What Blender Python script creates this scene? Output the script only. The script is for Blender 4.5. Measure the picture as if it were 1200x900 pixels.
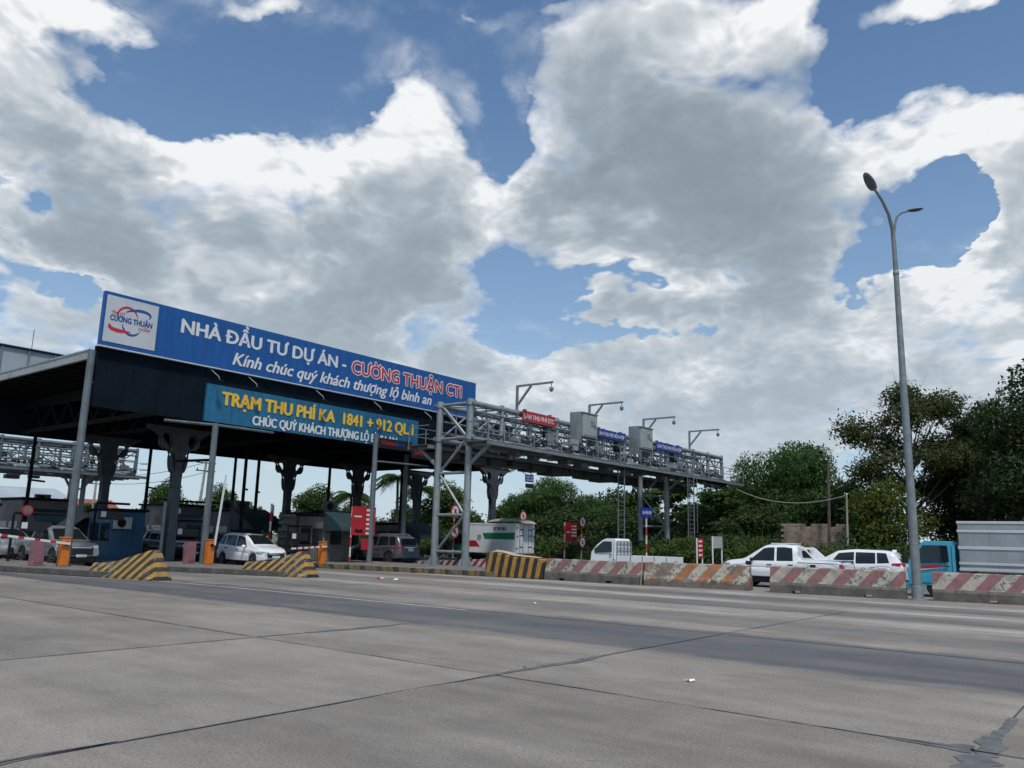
import bpy, bmesh, math, random
from mathutils import Vector, Matrix, noise as mnoise
R = math.radians
S = bpy.context.scene
COL = S.collection
for o in list(bpy.data.objects): bpy.data.objects.remove(o)

# ------------------------------------------------------------------ camera
cam_d = bpy.data.cameras.new('camera')
cam_d.sensor_width = 36.0; cam_d.lens = 36.0 * 948.0 / 1200.0
cam_d.clip_start = 0.1; cam_d.clip_end = 3000
cam = bpy.data.objects.new('camera', cam_d); COL.objects.link(cam); S.camera = cam
_pi, _ro, _ya = R(10.85), R(1.46), R(38.4)
_F = Vector((-math.sin(_ya)*math.cos(_pi), math.cos(_ya)*math.cos(_pi), math.sin(_pi)))
_R = Vector((math.cos(_ya), math.sin(_ya), 0)); _U = _R.cross(_F)
_R2 = _R*math.cos(_ro) + _U*math.sin(_ro); _U2 = _U*math.cos(_ro) - _R*math.sin(_ro)
cam.matrix_world = Matrix(((_R2.x,_U2.x,-_F.x,0),(_R2.y,_U2.y,-_F.y,0),(_R2.z,_U2.z,-_F.z,1.75),(0,0,0,1)))

# ------------------------------------------------------------------ sky and sun
SUN_AZ, SUN_EL = 128.0, 62.0      # degrees, azimuth from +Y towards +X
class NT:
    def __init__(s, tree): s.t = tree
    def n(s, typ, **kw):
        nd = s.t.nodes.new(typ)
        for k, v in kw.items(): setattr(nd, k, v)
        return nd
    def put(s, sock, v):
        if v is None: return
        if isinstance(v, bpy.types.NodeSocket): s.t.links.new(v, sock)
        else: sock.default_value = v
    def m(s, op, a, b=None, c=None, clamp=False):
        nd = s.n('ShaderNodeMath', operation=op, use_clamp=clamp)
        s.put(nd.inputs[0], a); s.put(nd.inputs[1], b); s.put(nd.inputs[2], c)
        return nd.outputs[0]
    def vm(s, op, a, b=None, sc=None):
        nd = s.n('ShaderNodeVectorMath', operation=op)
        s.put(nd.inputs[0], a); s.put(nd.inputs[1], b)
        if sc is not None: s.put(nd.inputs[3], sc)
        return nd.outputs[1] if op in ('LENGTH', 'DOT_PRODUCT', 'DISTANCE') else nd.outputs[0]
    def noise(s, vec, scale, detail=4, rough=.5, lac=2.0, dist=0., color=False):
        nd = s.n('ShaderNodeTexNoise'); s.put(nd.inputs['Vector'], vec)
        nd.inputs['Scale'].default_value = scale; nd.inputs['Detail'].default_value = detail
        nd.inputs['Roughness'].default_value = rough; nd.inputs['Lacunarity'].default_value = lac
        nd.inputs['Distortion'].default_value = dist
        return nd.outputs['Color' if color else 'Fac']
    def ss(s, x, lo, hi, a=0., b=1.):
        nd = s.n('ShaderNodeMapRange', interpolation_type='SMOOTHSTEP')
        s.put(nd.inputs[0], x)
        for i, v in enumerate((lo, hi, a, b)): s.put(nd.inputs[i+1], v)
        return nd.outputs[0]
    def mix(s, f, a, b, bt='MIX'):
        nd = s.n('ShaderNodeMix', data_type='RGBA', blend_type=bt)
        s.put(nd.inputs[0], f)
        for i, v in ((6, a), (7, b)):
            if not isinstance(v, bpy.types.NodeSocket) and len(v) == 3: v = (*v, 1)
            s.put(nd.inputs[i], v)
        return nd.outputs[2]
    def xyz(s, v):
        nd = s.n('ShaderNodeSeparateXYZ'); s.put(nd.inputs[0], v); return nd.outputs
    def comb(s, x, y, z):
        nd = s.n('ShaderNodeCombineXYZ')
        for i, v in enumerate((x, y, z)): s.put(nd.inputs[i], v)
        return nd.outputs[0]

# cumulus fields: (azimuth, elevation, half width, half height, amount), all in degrees of sky
CLOUD = [(-26.6,26.0,9.3,7.7,1.1),(-32.4,32.4,4.7,3.7,0.9),(-25.9,32.8,5.1,3.1,0.6),(-20.1,29.9,3.7,3.1,0.9),(-36.2,25.7,2.6,5.9,0.85),(-20.8,20.2,6.1,3.9,1.0),(-28.6,19.2,6.1,4.1,0.8),(-17.5,34.2,1.7,1.3,0.6),(-32.3,22.8,5.1,4.0,0.6),(-70.0,21.5,5.6,3.0,0.95),(-63.8,19.9,7.3,3.7,1),(-56.0,21.1,6.6,4.0,1.0),(-49.0,24.7,4.4,4.0,1.0),(-46.7,29.3,2.4,2.3,0.9),(-49.8,17.5,9.0,4.9,1.0),(-59.5,15.6,9.8,3.1,0.9),(-43.8,15.5,3.7,5.1,0.9),(-70.8,12.6,2.7,2.1,0.9),(-55.2,24.8,5.3,1.4,0.6),(-72.2,30.0,4.2,2.2,0.8),(-66.7,30.3,3.9,0.9,0.7),(-72.3,25.9,2.6,2.2,0.7),(-56.7,34.1,5.1,1.2,0.8),(-41.9,36.0,5.4,0.5,0.6),(-68.4,27.6,3.0,0.9,0.35),(-42.6,30.2,1.3,0.9,0.5),(-51.6,29.7,1.1,0.4,0.35),(-10.0,26.1,4.1,2.3,0.9),(-5.0,23.8,2.7,2.7,0.9),(-13.8,24.4,1.9,1.6,0.6),(-6.8,13.4,4.1,3.2,1.0),(-12.4,12.9,4.0,3.0,0.8),(-5.3,18.9,1.4,3.0,0.8),(-6.9,32.3,4.2,0.8,0.9),(-17.2,11.5,7.0,2.6,0.9),(-26.3,11.8,10.5,2.7,0.85),(-36.0,11.5,4.9,1.4,0.5),(-41.3,23.0,2.2,1.3,0.5),(-21.8,6.8,15.4,2.9,0.8),(-50.4,9.1,18.7,3.5,0.8),(-7.9,8.5,5.5,2.6,0.7)]
GAP = [(-9.4,19.8,1.8,2.9,0.85),(-38.6,17.8,2.9,2.1,0.9),(-56.2,29.3,6.6,2.6,0.6),(-40.7,28.3,1.6,4.4,0.95),(-9.4,29.7,6.1,1.6,0.8),(-14.9,28.9,1.2,2.0,0.6),(-67.8,14.9,2.4,0.8,0.6),(-69.8,19.2,0.9,0.5,0.4),(-61.3,27.3,3.9,2.0,0.45),(-35.4,14.4,3.7,0.7,0.5),(-14.8,17.2,1.6,1.6,0.25),(-37.7,33.2,2.0,3.1,0.5),(-28.0,14.6,7.2,0.8,0.42),(-13.8,16.0,2.6,0.7,0.5),(-38.5,14.3,4.3,0.7,0.4)]
GREY = [(-26.0,25.4,9.2,6.9,1.25),(-20.8,18.8,6.6,3.3,1.1),(-32.4,29.5,5.8,4.9,0.6),(-34.9,24.0,3.2,4.6,0.5),(-68.7,22.3,5.3,2.1,0.9),(-62.5,18.5,7.9,2.6,0.9),(-54.4,15.9,9.8,3.4,1.0),(-45.3,14.8,4.0,3.9,0.8),(-5.2,20.1,1.3,2.0,0.45),(-21.7,9.1,7.8,2.3,0.6),(-68.9,16.6,4.2,2.1,0.75),(-8.6,11.2,6.1,2.1,0.5),(-53.5,10.7,17.9,2.3,0.6),(-32.3,17.5,5.0,2.0,0.5),(-49.4,21.6,3.7,2.9,0.35),(-70.7,12.1,2.2,1.5,0.4)]

# the same broken cumulus goes on round the rest of the sky
_r = random.Random(12)
for _i in range(13):
    _a = -98 - _i*21.5 + _r.uniform(-5, 5); _a = _a + 360 if _a < -180 else _a
    _e = _r.choice((14, 20, 27, 36, 46)) + _r.uniform(-3, 3); _w = _r.uniform(10, 16)/math.cos(R(_e)); _h = _r.uniform(6, 10)
    CLOUD.append((_a, _e, _w, _h, _r.uniform(.8, 1.1)))
for _a, _e, _w, _h in ((-60, 46, 11, 5), (-30, 50, 14, 6), (-5, 44, 9, 5), (-82, 40, 9, 6)):
    CLOUD.append((_a, _e, _w, _h, .95))
def build_world():
    w = bpy.data.worlds.new('World'); S.world = w; w.use_nodes = True
    t = w.node_tree; t.nodes.clear(); N = NT(t)
    d = N.n('ShaderNodeTexCoord').outputs['Generated']
    x, y, z = N.xyz(d)
    sky = N.n('ShaderNodeTexSky', sky_type='NISHITA', sun_disc=False, sun_elevation=R(SUN_EL),
              sun_rotation=R(SUN_AZ), altitude=0, air_density=1.0, dust_density=.6, ozone_density=2.0)
    # the cloud deck seen in perspective: features shrink towards the horizon
    zc = N.m('MAXIMUM', z, 0.0)
    k = N.m('DIVIDE', 1.0, N.m('ADD', zc, .42))
    p = N.vm('SCALE', d, sc=k)
    p = N.vm('MULTIPLY', p, (1, 1, 1.25))
    warp = N.vm('SUBTRACT', N.noise(p, 2.6, 3, .5, color=True), (.5, .5, .5))
    pw = N.vm('ADD', p, N.vm('SCALE', warp, sc=.22))
    el = N.m('MULTIPLY', N.m('ARCSINE', z), 57.29578)
    az = N.m('MULTIPLY', N.m('ARCTAN2', x, y), 57.29578)
    # let the turbulence push the outlines of the fields around
    wx, wy, wz = N.xyz(N.vm('SUBTRACT', N.noise(p, 5.5, 5, .6, color=True), (.5, .5, .5)))
    az2 = N.m('MULTIPLY_ADD', wx, 9.0, az)
    el2 = N.m('MULTIPLY_ADD', wy, 7.0, el)
    def field(L, ae):
        tot = None
        for u0, v0, ru, rv, a in L:
            q = N.n('ShaderNodeVectorMath', operation='MULTIPLY_ADD'); N.put(q.inputs[0], ae)
            q.inputs[1].default_value = (1.0/ru, 1.0/rv, 0); q.inputs[2].default_value = (-u0/ru, -v0/rv, 0)
            e = N.m('POWER', .5, N.vm('DOT_PRODUCT', q.outputs[0], q.outputs[0]))
            tot = N.m('MULTIPLY_ADD', e, a, tot if tot is not None else 0.0)
        return tot
    low = N.noise(p, 1.7, 3, .5)
    def puffs(v, sc, det):
        nd = N.n('ShaderNodeTexVoronoi', feature='F1'); N.put(nd.inputs['Vector'], v)
        nd.inputs['Scale'].default_value = sc; nd.inputs['Detail'].default_value = det
        nd.inputs['Roughness'].default_value = .55; nd.inputs['Lacunarity'].default_value = 2.2
        return N.m('SUBTRACT', 1.0, nd.outputs['Distance'])
    def density(ae, v, det):
        cf = N.m('MINIMUM', field(CLOUD, ae), 1.15)
        d = N.m('SUBTRACT', cf, field(GAP, ae))
        d = N.m('ADD', d, N.m('MULTIPLY_ADD', low, .7, -.35))
        d = N.m('ADD', d, N.m('MULTIPLY_ADD', N.noise(v, 4.0, det, .47, 2.1), 1.85, -.925))
        d = N.m('ADD', d, N.m('MULTIPLY_ADD', puffs(v, 9.0, 2.0), .42, -.25))
        d = N.m('ADD', d, N.m('MULTIPLY_ADD', puffs(v, 24.0, 1.0), .14, -.083))
        d = N.m('ADD', d, N.ss(el, 9.0, 0.0, 0, .3))
        return N.m('SUBTRACT', d, .43)
    ae = N.comb(az2, el2, 0.0)
    dens = density(ae, pw, 8)
    # how much cloud hangs over this spot on the way to the light: tops stay bright, bellies go grey
    over = density(N.vm('ADD', ae, (-1.0, 3.4, 0)), N.vm('ADD', pw, (-.020, .0, .072)), 5)
    kf = field(GREY, ae)
    edge = N.ss(N.noise(p, 3.4, 2, .5), .36, .64, .08, .42)      # crisp rims here, frayed veils there
    alpha = N.m('POWER', N.m('DIVIDE', N.m('ADD', dens, .05), edge, clamp=True), .85)
    wisp = N.m('MULTIPLY', N.ss(N.noise(N.vm('MULTIPLY', pw, (1.0, 1.0, 2.2)), 3.1, 9, .62, 2.2), .50, .74), N.ss(dens, -.75, -.05, 0., .55))
    alpha = N.m('MAXIMUM', alpha, wisp)
    grey = N.m('MULTIPLY', N.ss(over, -.45, 1.1), SKY_SHADE)
    grey = N.m('ADD', grey, N.m('MULTIPLY', N.m('MULTIPLY', kf, N.ss(dens, .0, .7)), SKY_BELLY))
    grey = N.m('SUBTRACT', grey, N.m('MULTIPLY', N.m('SUBTRACT', dens, over), .12))
    lump = N.m('SUBTRACT', puffs(N.vm('ADD', pw, (-.006, 0, .022)), 13.0, 2.0), puffs(pw, 13.0, 2.0))
    grey = N.m('ADD', grey, N.m('MULTIPLY_ADD', lump, .42, .02))
    grey = N.m('ADD', grey, N.m('MULTIPLY_ADD', N.noise(pw, 6.0, 5, .55), .26, -.13))
    grey = N.m('SUBTRACT', 1.0, N.m('POWER', 2.0, N.m('MULTIPLY', N.m('MAXIMUM', grey, 0.0), -1.8)), clamp=True)   # soft shoulder: depth never turns flat
    ramp = N.n('ShaderNodeValToRGB'); N.put(ramp.inputs[0], grey)
    els = ramp.color_ramp.elements
    els[0].position = 0; els[0].color = (.82, .83, .835, 1)
    els[1].position = 1; els[1].color = (.15, .19, .225, 1)
    for pos, c in ((.22, (.57, .605, .635, 1)), (.6, (.285, .345, .395, 1))):
        e = els.new(pos); e.color = c
    cl = N.vm('SCALE', ramp.outputs[0], sc=SKY_CLOUD)
    col = N.mix(alpha, N.vm('MULTIPLY', sky.outputs[0], SKY_TINT), cl)
    hz = N.m('POWER', 2.718, N.m('MULTIPLY', N.m('MAXIMUM', el, 0.0), -.085))
    col = N.mix(N.m('MULTIPLY', hz, .96), col, tuple(v*SKY_CLOUD for v in (.50, .58, .655)))
    bg = N.n('ShaderNodeBackground'); N.put(bg.inputs[0], col); bg.inputs[1].default_value = SKY_STRENGTH
    out = N.n('ShaderNodeOutputWorld'); t.links.new(bg.outputs[0], out.inputs[0])
    w.cycles.sampling_method = 'MANUAL'; w.cycles.sample_map_resolution = 512
SKY_STRENGTH = .10
SKY_SHADE, SKY_BELLY = .50, .74
SKY_CLOUD = 10.0
SKY_TINT = (.72, .97, 1.10)
build_world()
sd = bpy.data.lights.new('sun', 'SUN'); sd.energy = 2.6; sd.angle = R(5); sd.color = (1, .955, .89)
sun = bpy.data.objects.new('sun', sd); COL.objects.link(sun)
sun.rotation_euler = (R(90 - SUN_EL), 0, R(180 - SUN_AZ))
S.view_settings.view_transform = 'Standard'; S.view_settings.look = 'None'
S.view_settings.exposure = .18; S.view_settings.gamma = 1
S.cycles.use_denoising = True
S.cycles.use_adaptive_sampling = True; S.cycles.adaptive_threshold = .02; S.cycles.adaptive_min_samples = 20
S.cycles.max_bounces = 5; S.cycles.diffuse_bounces = 3; S.cycles.glossy_bounces = 3
S.cycles.transparent_max_bounces = 12; S.cycles.caustics_reflective = False; S.cycles.caustics_refractive = False

# ------------------------------------------------------------------ helpers
RND = random.Random(7)
def link(o, parent=None):
    COL.objects.link(o)
    if parent is not None: o.parent = parent
    return o
def tag(o, label=None, cat=None, group=None, kind=None):
    if label: o['label'] = label
    if cat: o['category'] = cat
    if group: o['group'] = group
    if kind: o['kind'] = kind
    return o
def thing(name, label, cat, loc=(0, 0, 0), rz=0.0, group=None):
    o = bpy.data.objects.new(name, None); o.empty_display_size = .3
    o.location = loc; o.rotation_euler = (0, 0, R(rz)); link(o)
    return tag(o, label, cat, group)
class MB:
    def __init__(s): s.v = []; s.f = []
    def add(s, vs, fs):
        n = len(s.v); s.v += [tuple(v) for v in vs]; s.f += [tuple(i+n for i in f) for f in fs]; return s
    def box(s, x0, x1, y0, y1, z0, z1):
        return s.add([(x0,y0,z0),(x1,y0,z0),(x1,y1,z0),(x0,y1,z0),(x0,y0,z1),(x1,y0,z1),(x1,y1,z1),(x0,y1,z1)],
                     [(0,3,2,1),(4,5,6,7),(0,1,5,4),(1,2,6,5),(2,3,7,6),(3,0,4,7)])
    def cbox(s, c, sz):
        return s.box(c[0]-sz[0]/2, c[0]+sz[0]/2, c[1]-sz[1]/2, c[1]+sz[1]/2, c[2]-sz[2]/2, c[2]+sz[2]/2)
    def cyl(s, p0, p1, r0, r1=None, n=12, caps=True):
        r1 = r0 if r1 is None else r1
        p0, p1 = Vector(p0), Vector(p1); a = (p1-p0).normalized()
        u = a.orthogonal().normalized(); w = a.cross(u)
        vs = []
        for p, r in ((p0, r0), (p1, r1)):
            for i in range(n):
                t = 2*math.pi*i/n; vs.append(p + (u*math.cos(t) + w*math.sin(t))*r)
        fs = [(i, (i+1) % n, n+(i+1) % n, n+i) for i in range(n)]
        if caps: fs += [tuple(range(n-1, -1, -1)), tuple(range(n, 2*n))]
        return s.add(vs, fs)
    def bar(s, p0, p1, w, h=None):           # rectangular bar
        h = h or w; p0, p1 = Vector(p0), Vector(p1); a = (p1-p0).normalized()
        up = Vector((0, 0, 1)) if abs(a.z) < .95 else Vector((0, 1, 0))
        u = a.cross(up).normalized()*w/2; k = u.cross(a).normalized()*h/2
        vs = [p+q for p in (p0, p1) for q in (-u-k, u-k, u+k, -u+k)]
        return s.add(vs, [(0,1,5,4),(1,2,6,5),(2,3,7,6),(3,0,4,7),(3,2,1,0),(4,5,6,7)])
    def tube(s, pts, rad, n=10):
        pts = [Vector(p) for p in pts]; rad = rad if isinstance(rad, (list, tuple)) else [rad]*len(pts)
        vs = []; u = None
        for i, p in enumerate(pts):
            a = (pts[min(i+1, len(pts)-1)] - pts[max(i-1, 0)]).normalized()
            u = a.orthogonal().normalized() if u is None else (u - a*u.dot(a)).normalized()
            w = a.cross(u)
            for k in range(n):
                t = 2*math.pi*k/n; vs.append(p + (u*math.cos(t) + w*math.sin(t))*rad[i])
        fs = []
        for i in range(len(pts)-1):
            for k in range(n): fs.append((i*n+k, i*n+(k+1) % n, (i+1)*n+(k+1) % n, (i+1)*n+k))
        fs += [tuple(range(n-1, -1, -1)), tuple(range((len(pts)-1)*n, len(pts)*n))]
        return s.add(vs, fs)
    def lathe(s, prof, n=20, axis='z', c=(0, 0, 0)):   # prof: (radius, height)
        vs = []
        for r, h in prof:
            for k in range(n):
                t = 2*math.pi*k/n; a, b = r*math.cos(t), r*math.sin(t)
                q = (a, b, h) if axis == 'z' else ((h, a, b) if axis == 'x' else (b, h, a))
                vs.append((q[0]+c[0], q[1]+c[1], q[2]+c[2]))
        fs = []
        for i in range(len(prof)-1):
            for k in range(n): fs.append((i*n+k, i*n+(k+1) % n, (i+1)*n+(k+1) % n, (i+1)*n+k))
        fs += [tuple(range(n-1, -1, -1)), tuple(range((len(prof)-1)*n, len(prof)*n))]
        return s.add(vs, fs)
    def prism(s, poly, z0, z1):              # plan polygon, counter-clockwise
        n = len(poly)
        return s.add([(x, y, z0) for x, y in poly] + [(x, y, z1) for x, y in poly],
                     [tuple(range(n-1, -1, -1)), tuple(range(n, 2*n))] + [(i, (i+1) % n, n+(i+1) % n, n+i) for i in range(n)])
    def xprism(s, poly, x0, x1):             # polygon in (y, z) pushed along x
        n = len(poly)
        return s.add([(x0, y, z) for y, z in poly] + [(x1, y, z) for y, z in poly],
                     [tuple(range(n-1, -1, -1)), tuple(range(n, 2*n))] + [(i, (i+1) % n, n+(i+1) % n, n+i) for i in range(n)])
    def yprism(s, poly, y0, y1):             # polygon in (x, z) pushed along y
        n = len(poly)
        return s.add([(x, y0, z) for x, z in poly] + [(x, y1, z) for x, z in poly],
                     [tuple(range(n)), tuple(range(2*n-1, n-1, -1))] + [(i, n+i, n+(i+1) % n, (i+1) % n) for i in range(n)])
    def grid(s, rows, closed=False):
        m = len(rows[0]); vs = [p for r in rows for p in r]; fs = []
        for i in range(len(rows)-1):
            for k in range(m if closed else m-1):
                fs.append((i*m+k, i*m+(k+1) % m, (i+1)*m+(k+1) % m, (i+1)*m+k))
        return s.add(vs, fs)
    def build(s, name, material, parent=None, smooth=None, bevel=0, loc=None, rz=None, fix=True):
        me = bpy.data.meshes.new(name); me.from_pydata(s.v, [], s.f); me.validate(); me.update()
        if fix:
            bm = bmesh.new(); bm.from_mesh(me); bmesh.ops.recalc_face_normals(bm, faces=bm.faces); bm.to_mesh(me); bm.free()
        me.materials.append(material)
        if smooth is not None:
            me.polygons.foreach_set('use_smooth', [True]*len(me.polygons)); me.set_sharp_from_angle(angle=R(smooth))
        o = bpy.data.objects.new(name, me); link(o, parent)
        if loc is not None: o.location = loc
        if rz is not None: o.rotation_euler = (0, 0, R(rz))
        if bevel:
            b = o.modifiers.new('bevel', 'BEVEL'); b.width = bevel; b.segments = 2; b.limit_method = 'ANGLE'; b.angle_limit = R(40)
        return o
def copy_tree(o, parent=None):
    c = o.copy(); link(c); c.parent = parent
    for ch in list(o.children): copy_tree(ch, c)
    return c
PLAIN = {'Ư': 'U', 'Ự': 'Ụ', 'Ờ': 'Ò', 'Ơ': 'O', 'Ợ': 'Ọ', 'ư': 'u', 'ợ': 'ọ', 'ơ': 'o', 'Đ': 'D'}
GLYPHS = {}
def glyph_mesh(body, shear):
    if (body, shear) not in GLYPHS:
        cu = bpy.data.curves.new('t', 'FONT'); cu.body = body; cu.size = 1; cu.shear = shear; cu.resolution_u = 3
        t = bpy.data.objects.new('t', cu); COL.objects.link(t)
        dg = bpy.context.evaluated_depsgraph_get(); dg.update()
        me = bpy.data.meshes.new_from_object(t.evaluated_get(dg)); bpy.data.objects.remove(t); bpy.data.curves.remove(cu)
        GLYPHS[body, shear] = ([(v.co.x, v.co.y) for v in me.vertices], [tuple(q.vertices) for q in me.polygons]); bpy.data.meshes.remove(me)
    return GLYPHS[body, shear]
def text_mesh(name, body, material, parent, y0, y1, z0, cap, x, bold=.02, shear=0., around=False):
    """flat lettering that reads along +Y on a face that looks to +X; the weight comes from shifted copies.
    Horned and barred letters are drawn as the plain letter plus a horn or bar of their own"""
    plain = ''.join(PLAIN.get(c, c) for c in body)
    vs, fs = glyph_mesh(plain, shear); vs, fs = list(vs), list(fs); lay = [0]*len(vs)
    for i, c in enumerate(body):
        if c not in PLAIN: continue
        xr = max(v[0] for v in glyph_mesh(plain[:i+1], 0.)[0]); g = [v[0] for v in glyph_mesh(plain[i], 0.)[0]]; wd = max(g)-min(g)
        if c == 'Đ': q = [(xr-wd-.07, .315), (xr-wd+.24, .315), (xr-wd+.24, .385), (xr-wd-.07, .385)]
        else:
            h = .69 if c.isupper() else .50; u = c in 'ƯỰư'; s = xr-.035 if u else xr-.13
            q = [(s, h-.075), (s+.075, h-.05), (s+.115, h+.03), (s+.115, h+.10), (s+.045, h+.10), (s+.045, h+.045), (s, h-.005)]
        o = len(vs); vs += [(px+shear*pz, pz) for px, pz in q]; lay += [1]*len(q); fs.append(tuple(range(o, o+len(q))))
    xs = [v[0] for v in vs]; a, b = min(xs), max(xs); sx = (y1-y0)/(b-a); sy = cap/.69; w = bold*cap/.69
    sh = [(0, 0)] if bold == 0 else ([(math.cos(math.pi*k/4)*w, math.sin(math.pi*k/4)*w) for k in range(8)] + [(0, 0)] if around else [(-w, 0), (0, 0), (w, 0), (0, w*.6), (0, -w*.6)])
    V, F = [], []
    for k, (dy, dz) in enumerate(sh):
        o = len(V); V += [(x + .0008*k + .0004*l, y0 + (v[0]-a)*sx + dy, z0 + v[1]*sy + dz) for v, l in zip(vs, lay)]; F += [tuple(i+o for i in q) for q in fs]
    me = bpy.data.meshes.new(name); me.from_pydata(V, [], F); me.materials.append(material)
    return link(bpy.data.objects.new(name, me), parent)

# ------------------------------------------------------------------ materials
def newmat(name):
    m = bpy.data.materials.new(name); m.use_nodes = True
    t = m.node_tree; b = t.nodes['Principled BSDF']; return m, NT(t), b
def mat(name, col, rough=.6, metal=0., var=.12, vs=2.0, bump=0., bs=30., coat=0., dirt=0., dirtcol=(.12, .10, .08), spec=.5, emit=0.):
    m, N, b = newmat(name)
    tc = N.n('ShaderNodeTexCoord').outputs['Object']
    c = (*col, 1)
    if var or dirt:
        n1 = N.noise(tc, vs, 5, .6)
        k = N.ss(n1, .25, .75, 1-var, 1+var)
        c = N.vm('SCALE', N.mix(0., c, c), sc=k)
        if dirt:
            n2 = N.noise(tc, vs*2.7, 7, .68)
            z = N.xyz(N.n('ShaderNodeNewGeometry').outputs['Position'])[2]
            c = N.mix(N.m('MULTIPLY', N.ss(n2, .48, .72), dirt), c, dirtcol)
    N.put(b.inputs['Base Color'], c)
    b.inputs['Roughness'].default_value = rough; b.inputs['Metallic'].default_value = metal
    b.inputs['Coat Weight'].default_value = coat; b.inputs['Coat Roughness'].default_value = .06
    b.inputs['Specular IOR Level'].default_value = spec
    if emit:
        N.put(b.inputs['Emission Color'], (*col, 1)); b.inputs['Emission Strength'].default_value = emit
    if bump:
        bn = N.n('ShaderNodeBump'); bn.inputs['Strength'].default_value = bump; bn.inputs['Distance'].default_value = .02
        N.put(bn.inputs['Height'], N.noise(tc, bs, 6, .6)); N.put(b.inputs['Normal'], bn.outputs[0])
    return m
def stripes(name, ca, cb, dx, dz, period, base=(.20, .19, .17), wear=.45, floor=None, rough=.75, dirt=(.07, .065, .06)):
    """hand-painted diagonal bands with chipped paint; below 'floor' bare concrete shows"""
    m, N, b = newmat(name)
    tc = N.n('ShaderNodeTexCoord').outputs['Object']; x, y, z = N.xyz(tc)
    rnd = N.n('ShaderNodeObjectInfo').outputs['Random']; lx, lz = x, z
    tc = N.vm('ADD', tc, N.comb(N.m('MULTIPLY', rnd, 37.0), N.m('MULTIPLY', rnd, 11.0), 0.0))
    wob = N.m('MULTIPLY_ADD', N.noise(tc, 6, 3, .5), .06, -.03)
    s = N.m('ADD', N.m('ADD', N.m('MULTIPLY', x, dx), N.m('MULTIPLY', z, dz)), wob)
    fr = N.m('FRACT', N.m('DIVIDE', s, period))
    col = N.mix(N.m('GREATER_THAN', fr, .5), ca, cb)
    bas = N.vm('SCALE', N.mix(0., base, base), sc=N.ss(N.noise(tc, 2.2, 6, .65), .25, .8, .55, 1.35))
    chips = N.noise(tc, 7.5, 7, .72)
    big = N.noise(tc, .9, 2, .5)
    thr = N.m('MULTIPLY_ADD', N.m('ADD', big, -.5), -.5, .5 + .28*(1-wear*1.5))
    chip = N.ss(N.m('SUBTRACT', chips, thr), -.015, .02)
    if floor is not None:
        edge = N.m('ADD', z, N.m('MULTIPLY_ADD', N.noise(tc, 5, 4, .6), .06, -.03))
        chip = N.m('MAXIMUM', chip, N.m('LESS_THAN', edge, floor))
    col = N.mix(N.ss(N.noise(tc, 3.5, 6, .7), .38, .72, 0, .55), col, dirt)
    col = N.mix(chip, col, bas)
    N.put(b.inputs['Base Color'], col); b.inputs['Roughness'].default_value = rough
    bn = N.n('ShaderNodeBump'); bn.inputs['Strength'].default_value = .5; bn.inputs['Distance'].default_value = .02
    N.put(bn.inputs['Height'], N.noise(tc, 24, 7, .65)); N.put(b.inputs['Normal'], bn.outputs[0])
    return m
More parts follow.
